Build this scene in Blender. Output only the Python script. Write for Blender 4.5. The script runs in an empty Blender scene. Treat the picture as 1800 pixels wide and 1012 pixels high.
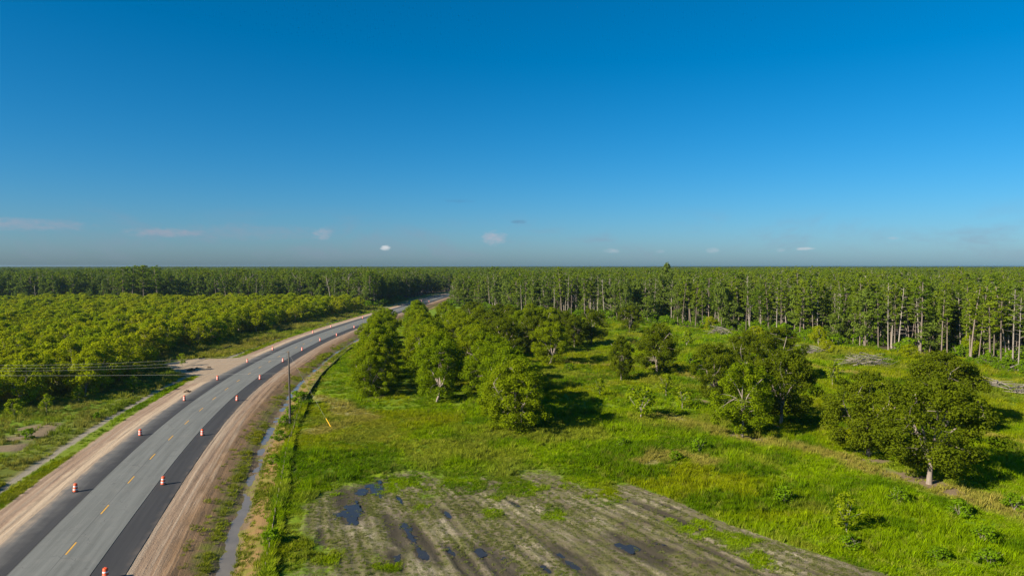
import bpy, math, random
import numpy as np
from mathutils import Vector, Matrix

# ------------------------------------------------------------------ camera, world, sun, exposure
SC = bpy.context.scene
COL = SC.collection
CAM_H, FPX, HORIZON = 26.5, 1250.0, 467.0          # metres above ground, focal length and horizon row of the photograph

cam = bpy.data.cameras.new('camera')
cam.sensor_width = 36.0
cam.lens = FPX / 1800.0 * 36.0
cam.clip_start, cam.clip_end = 0.5, 60000.0
camo = bpy.data.objects.new('camera', cam)
camo.location = (0, 0, CAM_H)
camo.rotation_euler = (math.radians(90) - math.atan((506 - HORIZON) / FPX), 0, 0)
COL.objects.link(camo)
SC.camera = camo

SUN_EL = math.radians(29.0)
SUN_AZ = math.atan2(-0.84, -0.54)                     # compass-like angle of the sun, from +Y towards +X
SKY_STRENGTH, SUN_STRENGTH, EXPOSURE = 0.058, 5.0, 1.0

world = bpy.data.worlds.new('World')
SC.world = world
world.use_nodes = True

sun = bpy.data.lights.new('sun', 'SUN')
sun.energy = SUN_STRENGTH
sun.angle = math.radians(0.5)
sun.color = (1.0, 0.90, 0.76)
suno = bpy.data.objects.new('sun', sun)
sdir = Vector((math.sin(SUN_AZ) * math.cos(SUN_EL), math.cos(SUN_AZ) * math.cos(SUN_EL), math.sin(SUN_EL)))
suno.rotation_euler = sdir.to_track_quat('Z', 'Y').to_euler()
suno.location = sdir * 200
COL.objects.link(suno)

SC.view_settings.view_transform = 'Standard'
SC.view_settings.look = 'None'
SC.view_settings.gamma = 1.0
SC.view_settings.exposure = EXPOSURE
SC.view_settings.use_curve_mapping = False
SC.render.engine = 'CYCLES'
SC.cycles.max_bounces = 6
SC.cycles.diffuse_bounces = 3
SC.cycles.glossy_bounces = 2
SC.cycles.transmission_bounces = 3
SC.cycles.volume_bounces = 1
SC.cycles.transparent_max_bounces = 4
SC.cycles.use_denoising = True
SC.cycles.sample_clamp_indirect = 4.0


# ------------------------------------------------------------------ node helpers
def N(nt, kind, **kw):
    n = nt.nodes.new(kind)
    for k, v in kw.items():
        if k.startswith('i_'):
            key = k[2:]
            key = int(key) if key.isdigit() else key.replace('_', ' ')
            n.inputs[key].default_value = v
        else:
            setattr(n, k, v)
    return n


def math_n(nt, op, a, b=None, c=None, clamp=False):
    n = nt.nodes.new('ShaderNodeMath')
    n.operation = op
    n.use_clamp = clamp
    for i, v in enumerate((a, b, c)):
        if v is None:
            continue
        if isinstance(v, (int, float)):
            n.inputs[i].default_value = v
        else:
            nt.links.new(v, n.inputs[i])
    return n.outputs[0]


def mix_n(nt, fac, a, b, blend='MIX'):
    n = nt.nodes.new('ShaderNodeMix')
    n.data_type = 'RGBA'
    n.blend_type = blend
    for sock, v in ((n.inputs[0], fac), (n.inputs[6], a), (n.inputs[7], b)):
        if isinstance(v, (int, float)):
            sock.default_value = v
        elif isinstance(v, (tuple, list)):
            sock.default_value = (*v[:3], 1.0)
        else:
            nt.links.new(v, sock)
    return n.outputs[2]


def ramp_n(nt, fac, stops, interp='LINEAR'):
    n = nt.nodes.new('ShaderNodeValToRGB')
    cr = n.color_ramp
    cr.interpolation = interp
    while len(cr.elements) < len(stops):
        cr.elements.new(0.5)
    for e, (p, c) in zip(cr.elements, stops):
        e.position = p
        e.color = (*c, 1.0) if len(c) == 3 else c
    nt.links.new(fac, n.inputs[0])
    return n.outputs[0]


def noise_n(nt, vec, scale, detail=4, rough=0.55, dist=0.0):
    n = nt.nodes.new('ShaderNodeTexNoise')
    n.inputs['Scale'].default_value = scale
    n.inputs['Detail'].default_value = detail
    n.inputs['Roughness'].default_value = rough
    n.inputs['Distortion'].default_value = dist
    if vec is not None:
        nt.links.new(vec, n.inputs['Vector'])
    return n.outputs['Fac']


def step_n(nt, v, lo, hi):
    n = nt.nodes.new('ShaderNodeMapRange')
    n.interpolation_type = 'SMOOTHSTEP'
    nt.links.new(v, n.inputs[0])
    n.inputs[1].default_value = lo
    n.inputs[2].default_value = hi
    return n.outputs[0]


def new_mat(name):
    m = bpy.data.materials.new(name)
    m.use_nodes = True
    nt = m.node_tree
    nt.nodes.clear()
    out = nt.nodes.new('ShaderNodeOutputMaterial')
    return m, nt, out


# ------------------------------------------------------------------ the sky: physical sky with small clouds low over the horizon
def build_sky():
    nt = world.node_tree
    nt.nodes.clear()
    out = N(nt, 'ShaderNodeOutputWorld')
    bg = N(nt, 'ShaderNodeBackground')
    bg.inputs[1].default_value = SKY_STRENGTH
    sky = N(nt, 'ShaderNodeTexSky', sky_type='NISHITA')
    sky.sun_disc = False
    sky.sun_elevation = SUN_EL
    sky.sun_rotation = SUN_AZ % (2 * math.pi)
    sky.altitude = 300.0
    sky.air_density = 0.95
    sky.dust_density = 0.95
    sky.ozone_density = 10.0
    hs = N(nt, 'ShaderNodeHueSaturation')
    hs.inputs['Hue'].default_value = 0.487
    hs.inputs['Saturation'].default_value = 1.2
    hs.inputs['Value'].default_value = 1.0
    nt.links.new(sky.outputs[0], hs.inputs['Color'])
    base = hs.outputs[0]
    tc = N(nt, 'ShaderNodeTexCoord')
    sep = N(nt, 'ShaderNodeSeparateXYZ')
    nt.links.new(tc.outputs['Generated'], sep.inputs[0])
    az = math_n(nt, 'ARCTAN2', sep.outputs[0], sep.outputs[1])
    el = math_n(nt, 'ARCSINE', sep.outputs[2])
    comb = N(nt, 'ShaderNodeCombineXYZ')
    nt.links.new(az, comb.inputs[0])
    nt.links.new(math_n(nt, 'MULTIPLY', el, 2.2), comb.inputs[1])
    fine = noise_n(nt, comb.outputs[0], 70, 6, 0.6)
    wide = noise_n(nt, comb.outputs[0], 9, 5, 0.6, 0.4)
    # a faint streaky veil that lies all round the horizon
    veil = math_n(nt, 'MULTIPLY', step_n(nt, wide, 0.46, 0.75),
                  math_n(nt, 'MULTIPLY', step_n(nt, el, 0.0, 0.02), math_n(nt, 'SUBTRACT', 1.0, step_n(nt, el, 0.035, 0.085))))
    c = mix_n(nt, math_n(nt, 'MULTIPLY', veil, 0.45), base, (2.3, 2.75, 3.7))
    puffs = [  # azimuth, elevation, half width, half height, opacity, colour
        (-0.0256, 0.0385, 0.021, 0.0125, 0.75, (4.0, 4.0, 4.7)),
        (-0.261, 0.043, 0.014, 0.0110, 0.65, (3.8, 3.8, 4.5)),
        (-0.175, 0.0245, 0.0088, 0.0040, 1.0, (6.5, 6.7, 6.9)),
        (0.139, 0.0200, 0.0130, 0.0045, 0.55, (4.3, 4.8, 5.5)),
        (0.275, 0.0205, 0.0110, 0.0045, 0.55, (4.3, 4.8, 5.5)),
        (0.205, 0.0200, 0.0080, 0.0030, 0.35, (3.6, 4.3, 5.2)),
        (0.390, 0.0220, 0.0130, 0.0026, 0.75, (5.2, 5.6, 6.0)),
        (0.360, 0.0205, 0.0070, 0.0028, 0.4, (4.0, 4.6, 5.4)),
        (0.492, 0.0340, 0.0080, 0.0026, 0.45, (4.0, 4.6, 5.4)),
        (0.0104, 0.0615, 0.0140, 0.0034, 0.5, (0.9, 1.6, 2.6)),
        (-0.075, 0.0900, 0.0260, 0.0030, 0.25, (0.8, 1.7, 3.0)),
        (-0.454, 0.0415, 0.0550, 0.0075, 0.55, (3.3, 3.3, 4.0)),
        (-0.350, 0.0440, 0.1300, 0.0130, 0.28, (2.8, 3.0, 3.8)),
        (-0.600, 0.0480, 0.0800, 0.0090, 0.55, (3.3, 3.3, 4.0)),
        (1.20, 0.036, 0.05, 0.012, 0.5, (3.8, 3.8, 4.5)), (-1.30, 0.040, 0.06, 0.012, 0.5, (3.8, 3.8, 4.5)),
        (2.10, 0.034, 0.04, 0.010, 0.5, (3.8, 4.0, 4.8)), (-2.3, 0.038, 0.05, 0.011, 0.5, (3.8, 4.0, 4.8)),
    ]
    for (a, e, wa, we, op, colr) in puffs:
        da = math_n(nt, 'DIVIDE', math_n(nt, 'SUBTRACT', az, a), wa)
        de = math_n(nt, 'DIVIDE', math_n(nt, 'SUBTRACT', el, e), we)
        r2 = math_n(nt, 'ADD', math_n(nt, 'MULTIPLY', da, da), math_n(nt, 'MULTIPLY', de, de))
        v = math_n(nt, 'SUBTRACT', math_n(nt, 'MULTIPLY_ADD', fine, 2.4, -0.2), r2)
        m = math_n(nt, 'MULTIPLY', step_n(nt, v, 0.0, 1.5), op * 0.95)
        c = mix_n(nt, m, c, colr)
    nt.links.new(c, bg.inputs[0])
    nt.links.new(bg.outputs[0], out.inputs[0])


build_sky()

# ------------------------------------------------------------------ surveying and numeric helpers
def G(px, py):
    """ground position (metres) of a spot read off the photograph"""
    y = FPX * CAM_H / (py - HORIZON)
    return ((px - 900.0) * y / FPX, y)


def _hash(ix, iy, seed):
    h = (ix.astype(np.int64) * 374761393 + iy.astype(np.int64) * 668265263 + seed * 1442695041) & 0x7fffffff
    h = ((h ^ (h >> 13)) * 1274126177) & 0x7fffffff
    h = (h ^ (h >> 16)) & 0xffffff
    return h / float(0xffffff)


def vnoise(x, y, s, seed=0):
    x = np.asarray(x, float) / s
    y = np.asarray(y, float) / s
    ix, iy = np.floor(x), np.floor(y)
    fx, fy = x - ix, y - iy
    fx, fy = fx * fx * (3 - 2 * fx), fy * fy * (3 - 2 * fy)
    a, b = _hash(ix, iy, seed), _hash(ix + 1, iy, seed)
    c, d = _hash(ix, iy + 1, seed), _hash(ix + 1, iy + 1, seed)
    return (a * (1 - fx) + b * fx) * (1 - fy) + (c * (1 - fx) + d * fx) * fy


def fbm(x, y, s, seed=0, octv=3):
    t, a, n = 0, 1.0, 0
    for k in range(octv):
        t = t + a * vnoise(x, y, s / 2 ** k, seed + k * 17)
        n += a
        a *= 0.5
    return t / n


def sstep(lo, hi, v):
    t = np.clip((v - lo) / (hi - lo), 0, 1)
    return t * t * (3 - 2 * t)


def in_poly(x, y, poly):
    x, y = np.asarray(x, float), np.asarray(y, float)
    ins = np.zeros(x.shape, bool)
    n = len(poly)
    for i in range(n):
        (x0, y0), (x1, y1) = poly[i], poly[(i + 1) % n]
        if y0 == y1:
            continue
        c = ((y0 > y) != (y1 > y)) & (x < (x1 - x0) * (y - y0) / (y1 - y0) + x0)
        ins ^= c
    return ins


def poly_dist(x, y, pts, closed=False):
    """distance to a polyline"""
    x, y = np.asarray(x, float), np.asarray(y, float)
    best = np.full(x.shape, 1e9)
    seq = list(pts) + ([pts[0]] if closed else [])
    for (x0, y0), (x1, y1) in zip(seq[:-1], seq[1:]):
        dx, dy = x1 - x0, y1 - y0
        t = np.clip(((x - x0) * dx + (y - y0) * dy) / (dx * dx + dy * dy + 1e-9), 0, 1)
        best = np.minimum(best, np.hypot(x - x0 - t * dx, y - y0 - t * dy))
    return best


# ------------------------------------------------------------------ mesh / object helpers
def mesh_np(name, verts, faces, mats, mat_idx=None, smooth=False):
    """faces: (N,3) or (N,4) array, or list of such arrays with one material index each"""
    me = bpy.data.meshes.new(name)
    verts = np.asarray(verts, np.float32)
    if not isinstance(faces, list):
        faces = [faces]
    faces = [np.asarray(f, np.int32) for f in faces if len(f)]
    me.vertices.add(len(verts))
    me.vertices.foreach_set('co', verts.ravel())
    loops = np.concatenate([f.ravel() for f in faces]) if faces else np.zeros(0, np.int32)
    sizes = np.concatenate([np.full(len(f), f.shape[1], np.int32) for f in faces]) if faces else np.zeros(0, np.int32)
    starts = np.concatenate([[0], np.cumsum(sizes)[:-1]]).astype(np.int32) if len(sizes) else sizes
    me.loops.add(len(loops))
    me.loops.foreach_set('vertex_index', loops)
    me.polygons.add(len(sizes))
    me.polygons.foreach_set('loop_start', starts)
    for m in mats:
        me.materials.append(m)
    if mat_idx is not None:
        idx = np.concatenate([np.full(len(f), k, np.int32) for f, k in zip(faces, mat_idx)])
        me.polygons.foreach_set('material_index', idx)
    me.polygons.foreach_set('use_smooth', np.full(len(sizes), bool(smooth)))
    me.update(calc_edges=True)
    return me


def attr(me, name, data, typ='FLOAT'):
    a = me.attributes.new(name, typ, 'POINT')
    key = {'FLOAT': 'value', 'INT': 'value', 'FLOAT_VECTOR': 'vector', 'FLOAT_COLOR': 'color'}[typ]
    data = np.asarray(data, np.int32 if typ == 'INT' else np.float32)
    a.data.foreach_set(key, data.ravel())


def obj(name, me, parent=None, loc=None):
    o = bpy.data.objects.new(name, me)
    if loc is not None:
        o.location = loc
    COL.objects.link(o)
    if parent is not None:
        o.parent = parent
    return o


def tag(o, label=None, cat=None, group=None, kind=None):
    if label:
        o['label'] = label
    if cat:
        o['category'] = cat
    if group:
        o['group'] = group
    if kind:
        o['kind'] = kind
    return o


def empty(name, loc, rz=0.0, scale=(1, 1, 1)):
    o = bpy.data.objects.new(name, None)
    o.empty_display_size = 0.5
    o.location = loc
    o.rotation_euler = (0, 0, rz)
    o.scale = scale
    COL.objects.link(o)
    return o


class MB:
    """collects shapes into one mesh"""
    def __init__(self):
        self.v, self.f, self.n = [], {3: [], 4: []}, 0

    def add(self, v, f):
        v = np.asarray(v, float)
        f = np.asarray(f, int)
        if len(f) == 0:
            return
        self.v.append(v)
        self.f[f.shape[1]].append(f + self.n)
        self.n += len(v)

    def tube(self, pts, rad, sides=6, cap=True):
        pts = np.asarray(pts, float)
        k = len(pts)
        rad = np.full(k, rad, float) if np.isscalar(rad) else np.asarray(rad, float)
        t = np.gradient(pts, axis=0)
        t /= np.linalg.norm(t, axis=1)[:, None] + 1e-9
        up = np.array([0.0, 0, 1]) if abs(t[0][2]) < 0.9 else np.array([1.0, 0, 0])
        a = np.cross(t, up)
        a /= np.linalg.norm(a, axis=1)[:, None] + 1e-9
        b = np.cross(t, a)
        th = np.linspace(0, 2 * np.pi, sides, endpoint=False)
        v = pts[:, None, :] + rad[:, None, None] * (np.cos(th)[None, :, None] * a[:, None, :] + np.sin(th)[None, :, None] * b[:, None, :])
        i, j = np.meshgrid(np.arange(k - 1), np.arange(sides), indexing='ij')
        j2 = (j + 1) % sides
        f = np.stack([i * sides + j, i * sides + j2, (i + 1) * sides + j2, (i + 1) * sides + j], -1).reshape(-1, 4)
        v = v.reshape(-1, 3)
        self.add(v, f)
        if cap:
            base = self.n - len(v)
            for r, c in ((0, pts[0]), (k - 1, pts[-1])):
                ring = np.arange(sides) + base + r * sides
                self.v.append(np.array([c]))
                self.f[3].append(np.stack([ring, np.roll(ring, -1), np.full(sides, self.n)], -1))
                self.n += 1

    def lathe(self, prof, sides=20, center=(0, 0, 0)):
        prof = np.asarray(prof, float)
        th = np.linspace(0, 2 * np.pi, sides, endpoint=False)
        v = np.stack([prof[:, 0][:, None] * np.cos(th), prof[:, 0][:, None] * np.sin(th), np.repeat(prof[:, 1][:, None], sides, 1)], -1).reshape(-1, 3)
        k = len(prof)
        i, j = np.meshgrid(np.arange(k - 1), np.arange(sides), indexing='ij')
        j2 = (j + 1) % sides
        f = np.stack([i * sides + j, i * sides + j2, (i + 1) * sides + j2, (i + 1) * sides + j], -1).reshape(-1, 4)
        self.add(v + np.array(center), f)

    def box(self, c, s):
        c, s = np.array(c, float), np.array(s, float) / 2
        v = np.array([[x, y, z] for x in (-1, 1) for y in (-1, 1) for z in (-1, 1)]) * s + c
        self.add(v, [[0, 1, 3, 2], [4, 6, 7, 5], [0, 4, 5, 1], [2, 3, 7, 6], [0, 2, 6, 4], [1, 5, 7, 3]])

    def arrays(self):
        v = np.concatenate(self.v) if self.v else np.zeros((0, 3))
        return v, [np.concatenate(self.f[k]) for k in (3, 4) if self.f[k]]

    def mesh(self, name, mat, smooth=True):
        v, f = self.arrays()
        return mesh_np(name, v, f, [mat], [0] * len(f), smooth)


# ------------------------------------------------------------------ materials
def leaf_mat(name, ca, cb, cc, trans=0.32, var=0.5):
    """leaf colours ca..cb vary from leaf clump to leaf clump (attribute), towards cc from plant to plant"""
    m, nt, out = new_mat(name)
    a = N(nt, 'ShaderNodeAttribute', attribute_name='leaf')
    oi = N(nt, 'ShaderNodeObjectInfo')
    c = mix_n(nt, a.outputs['Fac'], ca, cb)
    c = mix_n(nt, math_n(nt, 'MULTIPLY', oi.outputs['Random'], var), c, cc)
    p = N(nt, 'ShaderNodeBsdfPrincipled')
    p.inputs['Roughness'].default_value = 0.55
    p.inputs['Specular IOR Level'].default_value = 0.0
    nt.links.new(c, p.inputs['Base Color'])
    t = N(nt, 'ShaderNodeBsdfTranslucent')
    nt.links.new(mix_n(nt, 1.0, c, (1.2, 1.25, 0.5), 'MULTIPLY'), t.inputs[0])
    mx = N(nt, 'ShaderNodeMixShader')
    mx.inputs[0].default_value = trans
    nt.links.new(p.outputs[0], mx.inputs[1])
    nt.links.new(t.outputs[0], mx.inputs[2])
    nt.links.new(mx.outputs[0], out.inputs[0])
    return m


def bark_mat(name, ca, cb, scale=6.0):
    m, nt, out = new_mat(name)
    tc = N(nt, 'ShaderNodeTexCoord')
    mp = N(nt, 'ShaderNodeMapping')
    mp.inputs['Scale'].default_value = (1, 1, 0.25)
    nt.links.new(tc.outputs['Object'], mp.inputs[0])
    n = noise_n(nt, mp.outputs[0], scale, 5, 0.6)
    oi = N(nt, 'ShaderNodeObjectInfo')
    f = math_n(nt, 'ADD', math_n(nt, 'MULTIPLY', n, 1.4), math_n(nt, 'MULTIPLY_ADD', oi.outputs['Random'], 0.5, -0.5), clamp=True)
    p = N(nt, 'ShaderNodeBsdfPrincipled')
    p.inputs['Roughness'].default_value = 0.9
    nt.links.new(mix_n(nt, f, ca, cb), p.inputs['Base Color'])
    b = N(nt, 'ShaderNodeBump')
    b.inputs['Strength'].default_value = 0.6
    b.inputs['Distance'].default_value = 0.05
    nt.links.new(n, b.inputs['Height'])
    nt.links.new(b.outputs[0], p.inputs['Normal'])
    nt.links.new(p.outputs[0], out.inputs[0])
    return m


def plain_mat(name, colr, rough=0.6, metal=0.0, noise=0.15, scale=8.0):
    m, nt, out = new_mat(name)
    tc = N(nt, 'ShaderNodeTexCoord')
    n = noise_n(nt, tc.outputs['Object'], scale, 5, 0.6)
    p = N(nt, 'ShaderNodeBsdfPrincipled')
    p.inputs['Roughness'].default_value = rough
    p.inputs['Metallic'].default_value = metal
    lo = tuple(x * (1 - noise * 2) for x in colr)
    hi = tuple(min(1, x * (1 + noise * 1.2)) for x in colr)
    nt.links.new(mix_n(nt, n, lo, hi), p.inputs['Base Color'])
    nt.links.new(p.outputs[0], out.inputs[0])
    return m


def tuft_mat(name, trans=0.3):
    m, nt, out = new_mat(name)
    a = N(nt, 'ShaderNodeAttribute', attribute_name='tint', attribute_type='INSTANCER')
    l = N(nt, 'ShaderNodeAttribute', attribute_name='leaf')
    c = mix_n(nt, 1.0, a.outputs['Color'], mix_n(nt, l.outputs['Fac'], (0.65, 0.7, 0.7), (1.3, 1.2, 1.3)), 'MULTIPLY')
    p = N(nt, 'ShaderNodeBsdfPrincipled')
    p.inputs['Roughness'].default_value = 0.7
    p.inputs['Specular IOR Level'].default_value = 0.0
    nt.links.new(c, p.inputs['Base Color'])
    t = N(nt, 'ShaderNodeBsdfTranslucent')
    nt.links.new(c, t.inputs[0])
    mx = N(nt, 'ShaderNodeMixShader')
    mx.inputs[0].default_value = trans
    nt.links.new(p.outputs[0], mx.inputs[1])
    nt.links.new(t.outputs[0], mx.inputs[2])
    nt.links.new(mx.outputs[0], out.inputs[0])
    return m


M = {
    'pecan': leaf_mat('pecan_leaf', (0.094, 0.150, 0.003), (0.171, 0.232, 0.004), (0.195, 0.218, 0.005), 0.35, 0.6),
    'pecan_olive': leaf_mat('pecan_olive_leaf', (0.054, 0.081, 0.004), (0.125, 0.153, 0.005), (0.087, 0.114, 0.004), 0.30, 0.6),
    'orchard': leaf_mat('orchard_leaf', (0.154, 0.221, 0.002), (0.256, 0.312, 0.004), (0.317, 0.306, 0.006), 0.38, 0.6),
    'pine': leaf_mat('pine_needle', (0.072, 0.127, 0.007), (0.135, 0.199, 0.012), (0.184, 0.225, 0.010), 0.28, 0.7),
    'grey_leaf': leaf_mat('midstory_leaf', (0.083, 0.121, 0.019), (0.131, 0.176, 0.027), (0.117, 0.165, 0.016), 0.28, 0.8),
    'shrub': leaf_mat('shrub_leaf', (0.097, 0.176, 0.004), (0.169, 0.264, 0.006), (0.125, 0.220, 0.005), 0.38, 0.8),
    'sapling': leaf_mat('sapling_leaf', (0.135, 0.198, 0.004), (0.222, 0.286, 0.006), (0.262, 0.286, 0.008), 0.40, 0.5),
    'pecan_bark': bark_mat('pecan_bark', (0.16, 0.125, 0.095), (0.36, 0.30, 0.24)),
    'pine_bark': bark_mat('pine_bark', (0.085, 0.064, 0.048), (0.24, 0.19, 0.145)),
    'dead_wood': bark_mat('dead_wood', (0.15, 0.125, 0.10), (0.36, 0.31, 0.25)),
    'orange': plain_mat('orange_plastic', (0.72, 0.085, 0.012), 0.45, 0, 0.06),
    'white_sheet': plain_mat('white_reflective_sheet', (0.78, 0.76, 0.74), 0.4, 0, 0.04),
    'rubber': plain_mat('black_rubber', (0.03, 0.03, 0.03), 0.8),
    'pole': bark_mat('creosote_pole', (0.035, 0.028, 0.022), (0.09, 0.075, 0.06), 9),
    'wire': plain_mat('aluminium_wire', (0.26, 0.26, 0.24), 0.6, 0.2, 0.03),
    'ceramic': plain_mat('brown_ceramic', (0.10, 0.08, 0.07), 0.35),
    'yellow': plain_mat('yellow_plastic', (0.75, 0.42, 0.01), 0.5, 0, 0.05),
    'silt_cloth': plain_mat('black_silt_cloth', (0.018, 0.020, 0.018), 0.85, 0, 0.2, 2.0),
    'stake': plain_mat('weathered_stake', (0.26, 0.20, 0.13), 0.9),
    'tuft': tuft_mat('grass_blade'),
}

# ------------------------------------------------------------------ the road line
CL_SURVEY = [(-32.0, 33.0), (-41.2, 65.6), (-44.2, 76.5), (-47.2, 87.4), (-50.1, 98.6), (-52.8, 109.7), (-55.2, 120.5), (-57.7, 132.0),
             (-59.6, 142.2), (-61.5, 152.6), (-63.3, 164.0), (-67.6, 202.0), (-70.2, 235.0), (-71.5, 265.0), (-71.7, 296.0), (-71.0, 336.0),
             (-68.6, 406.0), (-66.2, 473.0), (-63.0, 557.0), (-58.0, 640.0), (-46.0, 740.0), (-26.0, 850.0), (4.0, 980.0)]
_cy = np.array([p[1] for p in CL_SURVEY])
_cx = np.array([p[0] for p in CL_SURVEY])
CY = np.arange(-10.0, 980.0, 1.0)
CX = np.interp(CY, _cy, _cx)
CX = np.where(CY < 33, _cx[0] - (CY - 33) * 0.28, CX)
for _ in range(3):                                        # smooth the surveyed line
    k = np.ones(25) / 25
    pad = np.concatenate([2 * CX[0] - CX[1:13][::-1], CX, 2 * CX[-1] - CX[-13:-1][::-1]])
    CX = np.convolve(pad, k, 'valid')
_tx, _ty = np.gradient(CX), np.gradient(CY)
_tl = np.hypot(_tx, _ty)
TX, TY = _tx / _tl, _ty / _tl
CS = np.concatenate([[0], np.cumsum(np.hypot(np.diff(CX), np.diff(CY)))])


def road_at(s, off):
    """point at arc length s, off metres to the right of the centre line"""
    x, y = np.interp(s, CS, CX), np.interp(s, CS, CY)
    tx, ty = np.interp(s, CS, TX), np.interp(s, CS, TY)
    return x + ty * off, y - tx * off


def road_off(x, y):
    """signed distance right of the centre line, and arc length"""
    x, y = np.asarray(x, float), np.asarray(y, float)
    yy = y.copy()
    for _ in range(4):                                    # the line is a function of y: walk to the foot of the normal
        cx = np.interp(yy, CY, CX)
        tx, ty = np.interp(yy, CY, TX), np.interp(yy, CY, TY)
        d = (x - cx) * tx + (y - yy) * ty
        yy = np.clip(yy + d * ty, CY[0], CY[-1])
    cx = np.interp(yy, CY, CX)
    tx, ty = np.interp(yy, CY, TX), np.interp(yy, CY, TY)
    off = (x - cx) * ty - (y - yy) * tx
    off = np.where((y < CY[0] - 5) | (y > CY[-1] + 5), 9e3, off)
    return off, np.interp(yy, CY, CS)


PROFILE = [(-40, 0), (-17, 0.0), (-15.5, -0.10), (-14, -0.22), (-12.5, -0.18), (-11, -0.05), (-7.3, 0.035), (-6.0, -0.03), (6.25, 0.03), (9.5, -0.12),
           (11.5, -0.45), (12.9, -0.76), (13.7, -0.97), (14.4, -0.97), (15.2, -0.70), (16.6, -0.25), (18.2, -0.02), (40, 0)]
_po, _pz = np.array([p[0] for p in PROFILE]), np.array([p[1] for p in PROFILE])
WATER_Z = -0.83


def terrain(x, y):
    """smooth natural ground"""
    return (fbm(x, y, 14, 3) - 0.5) * 0.25 + (fbm(x, y, 60, 9) - 0.5) * 0.35


def corridor_z(x, y, off, s):
    w = np.clip((np.abs(off) - 14.0) / 6.0, 0, 1)
    z = np.interp(off + (vnoise(s, s * 0, 9, 5) - 0.5) * 0.9 * (off > 9), _po, _pz) + terrain(x, y) * w
    return np.where((off < -8) & in_poly(x, y, APRON), 0.02, z)


# plough plot, its fan of furrows and the puddles in it
PLOT = [G(*p) for p in [(498, 1080), (512, 960), (522, 905), (575, 862), (640, 838), (710, 822), (790, 838), (860, 842), (930, 832), (1000, 846),
                        (1060, 858), (1105, 853), (1190, 880), (1290, 925), (1400, 966), (1560, 1013), (1800, 1090)]]
FAN = (-51.5, 184.0)


def fan_angle(x, y):
    return np.arctan2(x - FAN[0], FAN[1] - y)


PUDDLES = [  # pixel centre in the photograph, half length along furrow, half width (m), seed
    ((657, 858), 3.0, 1.0, 1), ((632, 866), 2.0, 0.6, 2), ((614, 905), 3.2, 1.35, 3), ((715, 940), 3.0, 0.45, 4), ((738, 978), 1.8, 0.55, 5),
    ((695, 988), 2.2, 0.6, 6), ((793, 973), 1.6, 0.5, 7), ((850, 978), 1.4, 0.55, 8), ((786, 905), 1.5, 0.45, 9), ((1105, 968), 1.5, 0.9, 10),
    ((1163, 963), 1.7, 0.6, 11), ((1010, 995), 2.2, 0.7, 12), ((515, 826), 2.6, 0.35, 13), ((645, 792), 1.6, 0.4, 14), ((1050, 850), 1.5, 0.4, 15),
    ((700, 880), 1.4, 0.3, 16), ((960, 1003), 1.0, 0.4, 17), ((1180, 893), 1.6, 0.35, 18), ((905, 888), 1.2, 0.35, 19), ((885, 985), 1.0, 0.5, 20)]
PUDDLE_XY = [(G(*p[0]), p[1], p[2], p[3]) for p in PUDDLES]


DAMP = [((872, 990), 4.5, 1.3, 31), ((690, 935), 5.0, 0.8, 32), ((742, 955), 5.5, 0.7, 33), ((612, 885), 5.0, 1.6, 34), ((1125, 968), 4.0, 1.2, 35), ((1010, 990), 4.0, 1.0, 36),
        ((655, 850), 4.0, 1.8, 37), ((820, 1000), 4.0, 0.9, 38), ((1270, 980), 4.0, 0.5, 39), ((1180, 910), 6.0, 0.5, 40), ((560, 960), 4.0, 0.5, 41)]
DAMP_XY = [(G(*p[0]), p[1], p[2], p[3]) for p in DAMP]
GREEN_PATCH = [(G(975, 905), 2.0), (G(1020, 848), 3.5), (G(705, 848), 4.0), (G(560, 850), 5.0), (G(905, 858), 4.5), (G(820, 850), 3.5), (G(575, 990), 1.6), (G(735, 895), 1.5), (G(1215, 930), 2.5),
               (G(1060, 870), 3.0), (G(640, 835), 4.0), (G(1300, 960), 2.5), (G(680, 1000), 1.4), (G(860, 905), 1.6), (G(1340, 985), 2.5)]


def green_patch(x, y):
    m = np.zeros(np.shape(x))
    for (cx, cy), r in GREEN_PATCH:
        d = np.hypot(x - cx, (y - cy) * 0.7) + (fbm(x, y, 2.0, 65) - 0.5) * r * 1.6
        m = np.maximum(m, 1 - sstep(r * 0.35, r, d))
    return m


def puddle_field(x, y):
    """1 inside the hollows that hold water"""
    m = np.zeros(np.shape(x))
    for (cx, cy), a, b, sd in PUDDLE_XY + DAMP_XY:
        th = fan_angle(np.array(cx), np.array(cy))
        dx, dy = x - cx, y - cy
        u = (dx * math.sin(th) - dy * math.cos(th)) / a
        v = (dx * math.cos(th) + dy * math.sin(th)) / b
        m = np.maximum(m, np.clip(1.6 - np.sqrt(u * u + v * v), 0, 1))
    return m


def plot_mask(x, y):
    d = poly_dist(x, y, PLOT, True)
    sd = np.where(in_poly(x, y, PLOT), d, -d)
    crisp = sstep(6, 16, x) * 1.0
    wob = (fbm(x, y, 5, 31, 4) - 0.5) * (17.0 * (1 - crisp) + 1.2 * crisp)
    return sstep(-5.0 * (1 - crisp) - 0.3, 9.0 * (1 - crisp) + 0.3, sd + wob)


APRON = [G(*p) for p in [(447, 626), (400, 630), (345, 631), (285, 638), (288, 646), (312, 656), (345, 662), (330, 676), (392, 668), (420, 650)]]


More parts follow.
